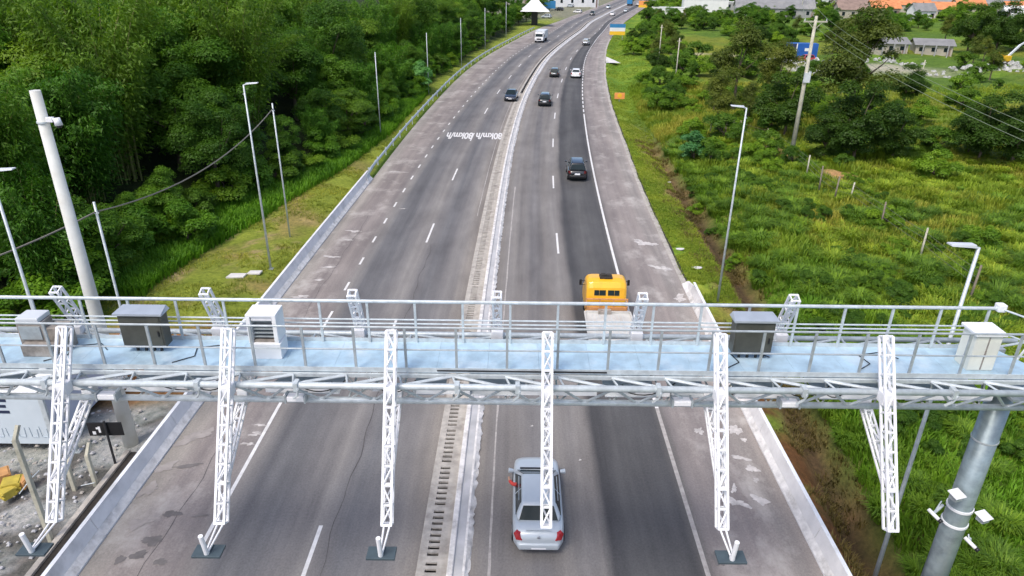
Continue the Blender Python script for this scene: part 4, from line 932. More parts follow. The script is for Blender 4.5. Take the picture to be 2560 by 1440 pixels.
# white concrete pole with camera
x, y = -15.6, 23.1; z0 = float(hz(x, y)); zt = HT(x, y, 226)
t = thing('concrete_pole', 'thick white concrete pole with a dome camera, left behind the gantry', 'pole', (x, y, z0))
mb = MB(); mb.tube((0, 0, -.3), (0, 0, zt - z0), .29, .165, 24); o = mb.build('shaft', 'concrete_pole', t); o.data.polygons.foreach_set('use_smooth', [len(p.vertices) == 4 for p in o.data.polygons])
hc = HT(x, y, 303) - z0
mb = MB(); mb.tube((0, 0, hc - .05), (0, 0, hc), .205, n=24); mb.build('clamp_band', 'galv', t)
mb = MB(); mb.box(.15, .36, -.1, .06, hc - .02, hc + .14); mb.tube((.32, -.02, hc + .08), (.50, -.05, hc + .06), .05, n=10); c_ = mb.build('camera_arm', 'white_steel', t, bevel=.02)
mb = MB(); mb.tube((.52, -.05, hc - .12), (.50, -.05, hc + .12), .125, .10, 16); d_ = mb.build('dome_camera', 'white_steel', t, True)
mb = MB(); mb.tube((.52, -.05, hc - .2), (.52, -.05, hc - .12), .06, .11, 14); mb.build('dome_lens', 'black', d_, True)
# thin posts with a cable along the forest
TOPS = []
PL = ['thin steel post behind the white concrete pole, carrying the hanging cable', 'thin steel post just right of the tall lamp where the hanging cable ends', 'thin steel post at the forest edge, first beyond the cable end', 'thin steel post beside the pale bluish shrub at the forest edge', 'thin steel post at the forest edge, fifth from the left',
      'thin steel post near the bend, sixth from the left', 'thin steel post before the white tent, last of the row']
for i, (u0, v0, v1) in enumerate(((None, 0, 505), (725, 592, 258), (952, 340, 130), (1072, 236, 82), (1154, 172, 45), (1213, 132, 20), (1265, 104, 4))):
    if u0 is None: x, y = -17.2, 27.2
    else: x, y, _ = GT(u0, v0)
    z0 = float(hz(x, y)); zt = HT(x, y, v1); TOPS.append(Vector((x, y, zt)))
    t = thing('steel_post', PL[i], 'post', (x, y, z0), 0, 'thin steel posts along the forest edge')
    mb = MB(); mb.tube((0, 0, -.3), (0, 0, zt - z0), .06, .05, 8); mb.build('shaft', 'galv', t, True)
    mb = MB(); mb.box(-.1, .1, -.02, .02, zt - z0 - .5, zt - z0 - .44); mb.build('cable_clamp', 'galv', t)
mb = MB(); mb.path(saggy(TOPS[0] - Vector((0, 0, .42)), TOPS[1] - Vector((0, 0, .35)), 1.0, 14), .035, 5); mb.path(saggy(TOPS[0] - Vector((0, 0, .42)), Vector((-22, 16, 8.6)), .5, 10), .035, 5)
tag(mb.build('hanging_cable', 'cable'), 'dark cable sagging between thin posts in front of the forest', 'cable')
# utility pole on the right and its wires
x, y, z0 = GT(1975, 404); zt = HT(x, y, 40); UP = Vector((x, y, zt))
t = thing('utility_pole', 'pale concrete utility pole with crossarm in the right field', 'utility pole', (x, y, z0)); hh = zt - z0
mb = MB(); mb.tube((0, 0, -.5), (0, 0, hh), .24, .13, 10); mb.build('shaft', 'post_conc', t, True)
mb = MB(); mb.box(-1.1, 1.1, -.06, .06, hh - .55, hh - .42); mb.beam((-.7, 0, hh - .48), (0, 0, hh - 1.2), .05); mb.beam((.7, 0, hh - .48), (0, 0, hh - 1.2), .05); mb.build('crossarm', 'post_conc', t)
mb = MB(); hb = HT(x, y, 192) - z0; mb.box(-.22, .22, -.3, -.1, hb - .5, hb + .4); mb.tube((.3, -.2, hb - .5), (.3, -.2, hb + .5), .12, n=10); mb.build('switch_box', 'plate_light', t)
for dx in (-1.0, -.1, 1.0): mb = MB(); mb.tube((dx, 0, hh - .42), (dx, 0, hh - .2), .05, .03, 8); mb.build('insulator', 'plate_light', t)
for k, dx in enumerate((-1.0, -.1, 1.0)): mb = MB(); mb.path(saggy(UP + Vector((dx, 0, -.2)), Vector((14.6 + .7 * k, 14.0, 13.3)), .7, 16), .012, 4); tag(mb.build('power_line', 'cable_light'), 'thin power line running from the utility pole across the right field towards the viewer', 'wire', 'power lines over the right field')
x2, y2, z2 = GT(2000, 44)
for dx in (-1.0, -.1, 1.0): mb = MB(); mb.path(saggy(UP + Vector((dx, 0, -.2)), Vector((x2 + dx, y2, 11.5)), 1.2, 16), .02, 4); tag(mb.build('power_line', 'cable_light'), 'thin power line going from the utility pole to the far pole by the grey shed', 'wire', 'power lines to the far pole')
t = thing('utility_pole', 'far small utility pole before the grey shed', 'utility pole', (x2, y2, z2))
mb = MB(); mb.tube((0, 0, -.5), (0, 0, 11.8 - z2), .2, .12, 8); mb.build('shaft', 'post_conc', t, True); mb = MB(); mb.box(-1.1, 1.1, -.06, .06, 11.3 - z2, 11.45 - z2); mb.build('crossarm', 'post_conc', t)
# two more poles in the right scrub
for (u0, v0, v1, lab) in ((1686, 222, 95, 'thin pale pole standing in the scrub right of the orange hoarding'), (1645, 168, 62, 'thin pale pole in the scrub just right of the striped billboard'), (2302, 196, 150, 'short pale pole beside the ruined grey-roofed house')):
    x, y, z0 = GT(u0, v0); zt = HT(x, y, v1); t = thing('pale_pole', lab, 'pole', (x, y, z0))
    mb = MB(); mb.tube((0, 0, -.4), (0, 0, zt - z0), .10, .08, 8); mb.build('shaft', 'post_conc', t, True); mb = MB(); mb.box(-.3, .3, -.04, .04, zt - z0 - .5, zt - z0 - .4); mb.build('crossarm', 'post_conc', t)
# wooden fence on the field edge
FP = [(1776, 330, 296), (1799, 332, 294), (1813, 334, 295), (1830, 336, 299), (1850, 340, 301), (1914, 357, 321), (1945, 374, 336), (1970, 398, 352), (2016, 437, 388), (2046, 482, 415), (2085, 500, 441), (2124, 500, 456), (2200, 574, 505), (2298, 650, 570), (2420, 760, 660)]
fpts = []
FPL = ['leaning wooden fence post by the dark shrubs at the left end of the row', 'second wooden fence post from the left end', 'third wooden fence post from the left, before the dark bush', 'pale wooden fence post, fourth from the left', 'fifth fence post from the left, right behind the slim lamp', 'fence post at the start of the bare earth path',
       'fence post on the bare earth path, left of the utility pole', 'leaning fence post touching the utility pole foot', 'dark fence post right of the utility pole', 'dark fence post left of the bare sandy patch', 'fence post below the bare sandy patch', 'fence post right of the bare sandy patch', 'tall grey fence post alone in the yellow grass', 'grey fence post leaning in the tall grass', 'last fence post near the lamp with the white head']
for i, (u0, v0, v1) in enumerate(FP):
    x, y, z0 = GT(u0, v0); zt = max(z0 + 1.2, min(HT(x, y, v1), z0 + 2.4)); h = zt - z0; lx = random.uniform(-.12, .12)
    mb = MB(); mb.tube((0, 0, -.3), (lx, 0, h), .075, .06, 7); o = mb.build('fence_post', random.choice(['post_wood', 'post_conc']), None, True, loc=(x, y, z0))
    tag(o, FPL[i], 'post', 'fence posts along the right field'); fpts.append(Vector((x + lx * .8, y, z0 + h * .85)))
mb = MB()
for a, b in zip(fpts[:-1], fpts[1:]):
    pass
for dz, lab in ((0, 'top'), (-.4, 'middle'), (-.8, 'bottom')):
    mb = MB()
    for a, b in zip(fpts[:-1], fpts[1:]): mb.path(saggy(a + Vector((0, 0, dz)), b + Vector((0, 0, dz)), .05, 4), .010, 4)
    tag(mb.build('fence_wire', 'cable'), lab + ' slack wire strung between the wooden posts of the right field', 'wire', 'fence wires of the right field')

# ------------------------------------------------------------------ yard on the left foreground
t = thing('site_cabin', 'pale blue-white site cabin in the left yard with dark letters and faint scrawls', 'cabin', (-18.45, 22.8, 0))
mb = MB(); mb.box(-9, 0, 0, 4.6, .12, 2.55); mb.build('cabin_body', ['cabin_white'], t, bevel=.03)
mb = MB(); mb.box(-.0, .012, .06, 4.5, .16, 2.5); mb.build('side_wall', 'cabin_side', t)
mb = MB(); mb.box(-.16, .03, -.03, .09, .1, 2.6); mb.box(-9, .03, -.025, .06, 2.48, 2.6); mb.build('corner_trim', 'galv', t)
mb = MB(); mb.box(-9.05, .05, -.1, 4.65, 2.6, 2.68); mb.build('roof', 'white_paint', t)
mb = MB(); mb.box(-8.9, -.1, .1, 4.4, 0, .12); mb.build('skid_base', 'dark_and_shadow', t)
mb = MB(); z = 1.62
for za in (0, .27, .54): mb.box(-2.0, -1.45 - (.08 if za == .27 else 0), -.014, -.004, z + za, z + za + .13)
mb.box(-2.12, -2.0, -.014, -.004, z, z + .67); mb.box(-2.9, -2.75, -.014, -.004, z, z + .67); mb.box(-2.75, -2.3, -.014, -.004, z, z + .13); mb.box(-2.75, -2.3, -.014, -.004, z + .54, z + .67)
mb.build('letter_sign', 'letter_navy', t)
mb = MB()
for x0, s in ((-2.3, 1), (-1.85, .8), (-1.4, 1.1), (-.9, .9), (-.5, 1)): mb.path([(x0, -.012, .55 + .45 * s), (x0 + .03, -.012, .5), (x0 + .28, -.012, .48), (x0 + .3, -.012, .5 + .4 * s)], .012, 4)
mb.path([(-2.9, -.012, .45), (-2.5, -.012, .5), (-2.5, -.012, .9)], .012, 4)
mb.build('scrawl', 'scrawl', t)
# bent fence posts with concertina wire
for i, (u0, v0, u1, v1, lab) in enumerate(((128, 1352, 52, 1068, 'cream concrete fence post with a bent top, nearest in the yard'), (240, 1212, 203, 1118, 'grey concrete fence post standing by the barrier behind the lattice arm'), (187, 1222, 168, 1150, 'short grey post between the cabin and the lattice arm'))):
    x, y = G(u0, v0); zt = HT(x, y, v1); zt = min(zt, 4.6)
    t = thing('bent_fence_post', lab, 'post', (x, y, 0), 0, 'concrete fence posts in the yard')
    mb = MB(); mb.box(-.07, .07, -.07, .07, -.2, zt - .35); mb.build('shaft', 'post_conc', t, bevel=.01)
    mb = MB(); mb.beam((0, 0, zt - .37), (.02, .28, zt), .11); mb.build('bent_top', 'post_conc', t)
mb = MB(); n = 130; pts_ = []
for k in range(n):
    f = k / n; a = f * 2 * math.pi * 9; px = -20.5 + 2.6 * f; pts_.append((px + .34 * math.cos(a) * .3, 16.2 + 1.4 * f + .32 * math.cos(a), .42 + .36 * math.sin(a)))
mb.path(pts_, .012, 4); tag(mb.build('razor_wire', 'galv'), 'loose coils of razor wire lying on the grey stones of the yard', 'wire')
mb = MB(); mb.path([(*G(205, 1222), .15), (*G(240, 1217), .2)], .02, 5); mb.path([(*G(50, 1240), .1), (*G(85, 1225), .5), (*G(108, 1205), .55)], .02, 5); tag(mb.build('loose_bar', 'galv'), 'thin pale bars lying against the yard posts', 'bar')
# black sign on a post
x, y = G(290, 1165); t = thing('sign_board', 'small black sign board on a post beside the foot of the white pole', 'sign', (x, y, 0), .05)
mb = MB(); mb.tube((0, 0, -.2), (-.04, .1, 2.05), .045, n=8); mb.build('post', 'rubber', t)
mb = MB(); mb.box(-.75, .55, .15, .19, 1.35, 1.95); bd = mb.build('board', 'black', t, bevel=.01)
mb = MB(); mb.box(-.36, -.28, .142, .149, 1.5, 1.78); mb.box(-.44, -.36, .142, .149, 1.66, 1.74); mb.box(-.60, -.48, .142, .149, 1.42, 1.56); mb.build('white_mark', 'white_paint', bd)
# pile of crates
for (u, v, m_, s, r, lab) in ((35, 1222, 'crate_yellow', .55, .4, 'mustard wooden crate on top of the pile in the yard'), (55, 1215, 'crate_orange', .5, .1, 'orange-brown crate at the right of the pile in the yard'), (5, 1205, 'crate_orange', .6, .7, 'brown crate at the left picture edge of the pile'), (20, 1240, 'crate_yellow', .45, 1.1, 'yellow crate lying lowest at the front of the pile')):
    x, y = G(u, v); t = thing('crate', lab, 'crate', (x, y, 0), r, 'crates piled in the yard')
    mb = MB(); h = s * .5; mb.box(-h, h, -h, h, 0, s * .75); mb.build('crate_body', m_, t, bevel=.015)
    mb = MB()
    for a in (-h, h): mb.box(a - .04, a + .04, -h - .03, h + .03, s * .2, s * .34); mb.box(a - .04, a + .04, -h - .03, h + .03, s * .55, s * .69)
    mb.build('crate_slat', m_, t)
mb = MB(); rr = random.Random(3)
for k in range(700):
    x = rr.uniform(-26, -15.8); y = rr.uniform(14.0, 25.5); s = rr.uniform(.02, .08)
    mb.add([(x + dx * s * rr.uniform(.6, 1.2), y + dy * s * rr.uniform(.6, 1.2), dz * s * .6) for dx, dy, dz in ((-1, -1, 0), (1, -1, 0), (1, 1, 0), (-1, 1, 0), (-.6, -.6, 1), (.6, -.7, 1), (.6, .6, 1), (-.7, .6, 1))], [(4, 5, 6, 7), (0, 1, 5, 4), (1, 2, 6, 5), (2, 3, 7, 6), (3, 0, 4, 7)], 0 if k % 3 else 1)
tag(mb.build('yard_stones', ['concrete', 'concrete_old']), kind='stuff')
# pale slabs on the left verge
for (u, v, w, l_, lab) in ((592, 692, .55, .32, 'larger pale slab lying on the left verge'), (637, 684, .42, .26, 'smaller pale slab on the left verge, nearer the lamp foot')):
    x, y, z = GT(u, v); mb = MB(); mb.prism([(-w, -l_), (w * .9, -l_ * .8), (w, l_), (-w * .8, l_ * .9)], 0, .10); tag(mb.build('stone_slab', 'slab_pale', bevel=.015, loc=(x, y, z + .02)), lab, 'slab')
# litter on the right verge
for (u, v, s, lab) in ((1700, 625, .3, 'white scrap on the right verge, nearest the ditch'), (1742, 672, .36, 'flat white scrap on the right verge above the barrier tip'), (1672, 457, .22, 'small pale scrap by the bank of the right verge'), (1720, 525, .16, 'tiny pale scrap in the short grass of the right verge')):
    x, y, z = GT(u, v); mb = MB(); mb.prism([(s * math.cos(a) * (1 + .4 * math.sin(3 * a)), s * .6 * math.sin(a)) for a in np.linspace(0, 6.28, 9)[:-1]], 0, .05); tag(mb.build('paper_scrap', 'slab_pale', loc=(x, y, z + .05)), lab, 'litter')
# signs along the right verge
def hoarding(u0, v0, v1, w, cols, label, name='billboard', legs=2, rot=0.0):
    x, y, z0 = GT(u0, v0); zt = HT(x, y, v1); t = thing(name, label, 'sign', (x, y, z0), rot); h = zt - z0
    zb = h * .30; n = len(cols)
    for k, c_ in enumerate(cols):
        a = zb + (h - zb) * (n - 1 - k) / n; b = zb + (h - zb) * (n - k) / n; mb = MB(); mb.box(-w / 2, w / 2, -.06, .06, a + .003, b); mb.build('board_panel', c_, t)
    for s in ((-.35, .35) if legs == 2 else (0,)): mb = MB(); mb.box(s * w - .06, s * w + .06, .065, .15, -.4, h); mb.build('leg', 'galv_dark', t)
    return t
hoarding(1542, 99, 60, 4.2, ['blue_sign', 'wall_white', 'amber_sign'], 'billboard in blue, white and amber stripes on the right verge')
t = hoarding(1548, 254, 232, 1.5, ['orange_sign'], 'small faded orange square sign standing on the right verge', 'orange_sign', 1)
mb = MB(); mb.tube((0, -.075, .9), (0, -.062, .9), .32, n=20); mb.build('round_mark', 'amber_sign', t)
hoarding(1610, 26, 2, 5.2, ['orange_sign', 'orange_sign', 'amber_sign'], 'tall orange roadside sign far up the right side of the road', 'orange_sign', 2)
hoarding(1372, 30, 2, 5.5, ['blue_sign'], 'blue sign board by the far petrol station', 'blue_sign', 1)
# white tent roof on a dark column
x, y, z0 = GT(1336, 62); zt = HT(x, y, 27); t = thing('tensile_canopy', 'white pyramid tent canopy on a dark column beside the left bend', 'canopy', (x, y, z0)); h = zt - z0
w = 4.6; ap = h + 5.2; mb = MB(); n = 8
for i in range(4):
    a0 = math.pi / 4 + i * math.pi / 2; a1 = a0 + math.pi / 2
    for k in range(n):
        q0, q1 = k / n, (k + 1) / n
        def pt(a, q): r = w * 1.41 * (1 - q) ** 1.5 + .15; return (r * math.cos(a), r * math.sin(a), h + (ap - h) * q)
        mb.quad(pt(a0, q0), pt(a1, q0), pt(a1, q1), pt(a0, q1))
mb.build('tent_roof', 'wall_white', t)
mb = MB(); mb.box(-1.0, 1.0, -.7, .7, -.2, h + .3); mb.build('column', 'black', t, bevel=.05)
mb = MB()
for a in range(4): mb.beam((0, 0, h + .2), (w * math.cos(math.pi / 4 + a * math.pi / 2) * 1.38, w * math.sin(math.pi / 4 + a * math.pi / 2) * 1.38, h + .02), .12)
mb.build('roof_rib', 'galv', t)
# ------------------------------------------------------------------ far buildings
def house(name, label, u, v, w, d, h, rot, wall, roof, kind='gable', wins=3, rh=1.6, columns=0, group=None):
    x, y, z = GT(u, v); t = thing(name, label, 'house', (x, y, z - .1), rot, group)
    mb = MB(); mb.box(-w / 2, w / 2, 0, d, -.6, h); mb.build('wall', wall, t)
    o = .45; mb = MB(); th = .14
    if kind == 'flat': mb.box(-w / 2 - .1, w / 2 + .1, -.1, d + .1, h, h + .25)
    elif kind == 'shed': mb.add([(-w / 2 - o, -o, h), (w / 2 + o, -o, h), (w / 2 + o, d + o, h + rh), (-w / 2 - o, d + o, h + rh), (-w / 2 - o, -o, h + th), (w / 2 + o, -o, h + th), (w / 2 + o, d + o, h + rh + th), (-w / 2 - o, d + o, h + rh + th)], [(3, 2, 1, 0), (4, 5, 6, 7), (0, 1, 5, 4), (1, 2, 6, 5), (2, 3, 7, 6), (3, 0, 4, 7)])
    else:
        m_ = d / 2; P_ = [(-w / 2 - o, -o, h - .15), (w / 2 + o, -o, h - .15), (w / 2 + o, m_, h + rh), (-w / 2 - o, m_, h + rh), (-w / 2 - o, d + o, h - .15), (w / 2 + o, d + o, h - .15)]
        mb.add(P_ + [(a, b, c + th) for a, b, c in P_], [(0, 1, 2, 3), (3, 2, 5, 4), (6, 9, 8, 7), (9, 10, 11, 8), (0, 6, 7, 1), (4, 5, 11, 10), (0, 3, 9, 6), (3, 4, 10, 9), (1, 7, 8, 2), (2, 8, 11, 5)])
        mg = MB(); [mg.add([(s * w / 2, 0, h), (s * w / 2, d, h), (s * w / 2, m_, h + rh * .9)], [(0, 1, 2)]) for s in (-1, 1)]; mg.build('gable_wall', wall, t)
    mb.build('roof', roof, t)
    for k in range(wins):
        cx = -w / 2 + w * (k + .5) / wins; mb = MB(); mb.box(cx - .55, cx + .55, -.05, -.005, h * .38, h * .75); mb.build('window', 'glass_dark', t)
    for k in range(columns):
        cx = -w / 2 + w * (k + .5) / columns; mb = MB(); mb.box(cx - .12, cx + .12, -1.3, -1.06, -.5, h + .05); mb.build('porch_column', 'wall_grey', t)
    if wins: mb = MB(); mb.box(w * .5 - 1.2, w * .5 - .4, -.045, -.004, -.1, h * .72); mb.build('door', 'roof_brown', t)
    return t
house('white_building', 'long white windowless building at the top edge, left of the grey shed', 1763, 30, 19, 9, 5.0, -.12, 'wall_white', 'wall_white', 'flat', 0)
house('white_carport', 'open white carport with dark bays beside the long white building', 1832, 26, 7, 6, 3.6, -.12, 'wall_grey', 'wall_white', 'flat', 2)
house('grey_shed', 'large grey sloping-roofed shed at the top edge behind the utility pole', 1935, 44, 30, 16, 3.6, -.22, 'wall_grey', 'roof_grey', 'gable', 6, 3.4)
house('ruined_house', 'low grey-roofed house with porch columns in the right scrub, right one of the pair', 2332, 138, 7.6, 6, 2.3, -.28, 'wall_cream', 'roof_grey', 'gable', 3, 1.0, 3)
house('ruined_house', 'grey-roofed house with an orange-plastered front in the right scrub, left one of the pair', 2226, 134, 7.2, 6, 2.3, -.08, 'wall_cream', 'roof_grey', 'gable', 3, 1.0, 3)
HL = [(2140, 28, 17, 9, 'roof_brown', 'wall_cream', 'wide brown-roofed house at the top edge above the power lines'), (2232, 32, 10, 8, 'roof_orange', 'wall_cream', 'small orange-roofed house left of the longer orange roof'), (2275, 33, 15, 10, 'roof_orange', 'wall_cream', 'long bright orange-roofed house at the top edge'), (2340, 30, 12, 8, 'roof_grey', 'wall_cream', 'grey-roofed house with a pink gable right of the orange roofs'),
      (2385, 18, 22, 9, 'roof_brown', 'wall_cream', 'long brown roof at the very top edge'), (2480, 20, 10, 9, 'wall_white', 'wall_white', 'white-gabled house at the top right'), (2500, 36, 15, 8, 'roof_grey', 'wall_grey', 'dark grey-roofed building below the white-gabled house'), (2548, 44, 11, 8, 'roof_orange', 'wall_cream', 'orange-roofed house at the top right corner'),
      (2310, 52, 8, 6, 'roof_grey', 'wall_white', 'small pale house among trees below the orange roofs'), (2545, 60, 10, 6, 'wall_white', 'wall_white', 'white flat house at the right edge below the orange roof'), (2050, 14, 14, 8, 'roof_grey', 'wall_white', 'grey-roofed white house at the top edge right of the grey shed'), (2440, 4, 16, 9, 'roof_orange', 'wall_cream', 'orange-roofed house highest at the top edge'), (2190, 6, 14, 9, 'roof_brown', 'wall_white', 'brown-roofed white house highest above the orange roofs'), (2212, 44, 11, 8, 'roof_orange', 'wall_cream', 'orange-roofed house half hidden by trees below the long orange roof'), (2345, 46, 11, 8, 'roof_orange', 'wall_cream', 'orange-roofed house behind the bright trees at the upper right'), (2425, 36, 12, 8, 'roof_orange', 'wall_cream', 'orange-roofed house left of the dark grey roof'), (2130, 48, 11, 8, 'roof_brown', 'wall_cream', 'brown-roofed house lowest right of the utility pole top'), (2100, 2, 14, 9, 'roof_orange', 'wall_white', 'orange-roofed white house at the very top, left of the brown roofs')]
for (u, v, w, d, rf, wl, lab) in HL: house('house', lab, u, v, w, d, 3.6, random.uniform(-.35, .1), wl, rf, 'gable', 3, 2.6)
house('petrol_station', 'white flat-roofed petrol station beyond the parked cars at the left bend', 1430, 18, 26, 12, 5.2, .25, 'wall_white', 'wall_white', 'flat', 5)
house('roadside_shop', 'pale roadside shop left of the petrol station', 1395, 14, 12, 8, 4.2, .25, 'wall_white', 'blue_sign', 'flat', 3)
house('roadside_shop', 'low white roadside wall building near the far orange sign', 1672, 36, 14, 4, 2.6, -.1, 'wall_white', 'wall_white', 'flat', 2)
house('brown_shack', 'brown-roofed shack at the forest edge above the tent', 1287, 14, 12, 8, 3.4, .2, 'wall_cream', 'roof_brown', 'gable', 2)
x, y, z = GT(2003, 146); t = thing('container', 'bright blue container with a white door strip in the rubble yard', 'container', (x, y, z), -.15)
mb = MB(); mb.box(-3.1, 3.1, 0, 2.5, 0, 3.0); mb.build('container_body', 'blue_box', t, bevel=.03)
mb = MB(); mb.box(-1.35, -1.15, -.03, -.005, 0, 3.0); mb.build('white_strip', 'wall_white', t); mb = MB(); mb.box(.4, 1.5, -.03, -.005, 1.5, 2.1); mb.build('white_label', 'wall_white', t); mb = MB(); mb.box(-3.1, -1.35, -.02, -.004, .02, 2.95); mb.build('door', 'letter_navy', t)
x, y, z = GT(2500, 162); t = thing('excavator', 'small yellow excavator with raised arm beside the rubble heaps', 'excavator', (x, y, z), .3)
mb = MB(); mb.box(-1.6, 1.6, -.9, .9, .8, 1.9); mb.box(-1.5, -.2, -.8, .2, 1.9, 2.7); mb.build('body', 'excav', t, bevel=.08)
mb = MB(); mb.beam((1.2, 0, 1.4), (4.0, 0, 3.9), .35); mb.beam((4.0, 0, 3.9), (5.6, 0, 4.7), .28); mb.build('arm', 'plate_light', t)
for s in (-1, 1): mb = MB(); mb.box(-1.9, 1.9, s * .8 - .3, s * .8 + .3, 0, .8); mb.build('track', 'rubber', t, bevel=.2)
rr = random.Random(5)
def rubble(u, v, sx_, sy_, n, label):
    x, y, z = GT(u, v); mb = MB()
    for k in range(n):
        a, b = rr.gauss(0, sx_), rr.gauss(0, sy_); s = rr.uniform(.18, .55); hgt = max(0, 1.0 - (a / sx_) ** 2 * .25)
        zz = float(hz(x + a, y + b)) - z + rr.uniform(-.1, .9) * hgt
        mb.add([(a + dx * s * rr.uniform(.5, 1.2), b + dy * s * rr.uniform(.5, 1.2), zz + dz * s) for dx, dy, dz in ((-1, -1, -.6), (1, -1, -.6), (1, 1, -.6), (-1, 1, -.6), (-.6, -.6, .6), (.6, -.7, .5), (.6, .6, .7), (-.7, .6, .5))], [(4, 5, 6, 7), (0, 1, 5, 4), (1, 2, 6, 5), (2, 3, 7, 6), (3, 0, 4, 7)])
    tag(mb.build('rubble_heap', 'rubble', loc=(x, y, z)), label, 'rubble')
rubble(1975, 156, 5.5, 2.6, 70, 'white rubble spread in front of the blue container'); rubble(2440, 178, 5.0, 2.0, 45, 'pale rubble heap left of the yellow excavator'); rubble(2545, 170, 3.0, 2.4, 45, 'white rubble heap at the right edge beside the excavator'); rubble(2205, 158, 3.2, 1.6, 40, 'grey-white rubble below the pair of ruined houses'); rubble(2030, 182, 2.6, 1.5, 40, 'pale rubble at the foot of the yard by the utility pole')

# ------------------------------------------------------------------ vegetation
def rnd_unit(n):
    v = RNG.normal(size=(n, 3)); return v / np.linalg.norm(v, axis=1, keepdims=True)
def leaf_quads(P, N, size, aspect, droop=None):
    """diamond leaves at P with facing N"""
    n = len(P); t = rnd_unit(n); a = np.cross(N, t); a /= np.linalg.norm(a, axis=1, keepdims=True) + 1e-9
    if droop is not None:
        a = a + droop; a /= np.linalg.norm(a, axis=1, keepdims=True) + 1e-9
    b = np.cross(N, a); b /= np.linalg.norm(b, axis=1, keepdims=True) + 1e-9
    s = size[:, None] if np.ndim(size) else size
    fold = N * (s * 0.16)
    V = np.stack([P - a * s * .5, P - b * s * .5 * aspect + fold, P + a * s * .5, P + b * s * .5 * aspect + fold], 1).reshape(-1, 3)
    return V, np.arange(n * 4).reshape(n, 4)
def limb_mesh(mb, p, q, r0, r1, bend, seg=4, n=6):
    p = Vector(p); q = Vector(q); prev = p; 
    off = Vector((random.uniform(-bend, bend), random.uniform(-bend, bend), 0))
    for k in range(1, seg + 1):
        f = k / seg; c = p.lerp(q, f) + off * math.sin(math.pi * f); mb.tube(prev, c, r0 + (r1 - r0) * (k - 1) / seg, r0 + (r1 - r0) * f, n, 0, k == 1); prev = c
def broadleaf(name, label, cat, H, rx, rz, nclump, nleaf, leafsz, c0, c1, trunk='bark', lowskirt=0.25, flat=False, aspect=.55, group=None, cr=.36):
    t = thing(name, label, cat, (0, 0, 0), 0, group)
    cz = H - rz; cent = []
    while len(cent) < nclump:
        v = RNG.uniform(-1, 1, 3); r = np.linalg.norm(v)
        if r > 1 or r < .35: continue
        if v[2] < -1 + lowskirt * .2: continue
        cent.append(v * np.array([rx, rx, rz]) * RNG.uniform(.7, 1.04) + np.array([0, 0, cz]))
    cent = np.array(cent); crad = rx * cr * RNG.uniform(.55, 1.25, nclump); ctint = RNG.uniform(0, 1, nclump)
    ci = RNG.choice(nclump, nleaf, p=crad ** 2 / (crad ** 2).sum()); d = rnd_unit(nleaf); d[:, 2] = np.where(d[:, 2] < -.35, -d[:, 2] * .6, d[:, 2])
    rad = crad[ci] * RNG.uniform(.35, 1.05, nleaf) ** .6
    P = cent[ci] + d * rad[:, None] * np.array([1, 1, .5 if flat else .78])
    N = d * .8 + np.array([0, 0, .75]) + rnd_unit(nleaf) * .55; N /= np.linalg.norm(N, axis=1, keepdims=True)
    V, Q = leaf_quads(P, N, leafsz * RNG.uniform(.6, 1.3, nleaf), aspect)
    f = np.clip(ctint[ci] * .65 + RNG.uniform(0, .4, nleaf), 0, 1)[:, None]
    col = np.array(c0) * (1 - f) + np.array(c1) * f
    npmesh('crown', V, Q, 'leaf', np.repeat(col, 4, 0), parent=t)
    mb = MB(); limb_mesh(mb, (0, 0, -.6), (0, 0, cz * .75 + .2), .035 * H * .55 + .05, .025 * H * .5 + .03, .25)
    for k in RNG.choice(nclump, min(7, nclump), False):
        limb_mesh(mb, (0, 0, cz * random.uniform(.45, .75)), cent[k], .02 * H * .5 + .02, .02, .25, 3, 5)
    mb.build('trunk', trunk, t, True)
    return t
def bamboo(name, label, H, nculm, nleaf, c0, c1, spread=3.2, group=None):
    t = thing(name, label, 'bamboo', (0, 0, 0), 0, group); mb = MB(); PP, DR, TT = [], [], []
    for k in range(nculm):
        a = RNG.uniform(0, 6.283); r0 = 1.1 * math.sqrt(RNG.uniform()); lean = RNG.uniform(.25, 1.0) * spread; h = H * RNG.uniform(.62, 1.02)
        prev = None; n = 9; tint = RNG.uniform()
        for i in range(n + 1):
            f = i / n; rr_ = r0 + lean * f ** 2.3; z = h * (f - .16 * f ** 4); p = np.array([math.cos(a) * rr_, math.sin(a) * rr_, z])
            if prev is not None:
                mb.tube(prev, p, .05 * (1 - .75 * (i - 1) / n), .05 * (1 - .75 * f), 4, 0, False)
                m_ = int(nleaf / nculm / n * (0.1 if f < .3 else (1.5 if f > .55 else .9)))
                g = RNG.uniform(0, 1, (m_, 1)); base = prev * (1 - g) + p * g
                out = RNG.normal(0, 1, (m_, 3)) * np.array([.5, .5, .32]) * (.45 + .75 * math.sin(math.pi * min(1, f * .9 + .08)))
                PP.append(base + out); DR.append(np.array([math.cos(a), math.sin(a), -.9])[None] * .8 + out * .5); TT.append(np.full(m_, tint))
            prev = p
    P = np.concatenate(PP); D = np.concatenate(DR); T = np.concatenate(TT); n = len(P)
    N = rnd_unit(n) * .8 + np.array([0, 0, .8]); N /= np.linalg.norm(N, axis=1, keepdims=True)
    V, Q = leaf_quads(P, N, .33 * RNG.uniform(.6, 1.3, n), .30, D)
    f = np.clip(T * .5 + RNG.uniform(0, .55, n), 0, 1)[:, None]; col = np.array(c0) * (1 - f) + np.array(c1) * f
    npmesh('crown', V, Q, 'leaf', np.repeat(col, 4, 0), parent=t); mb.build('culms', 'culm', t, True); return t
DG, MG, LG, OG, YG = (.040, .110, .016), (.095, .215, .027), (.145, .29, .034), (.060, .085, .022), (.12, .20, .03)
PROTO = {}
def proto(k, o): PROTO[k] = o; return o
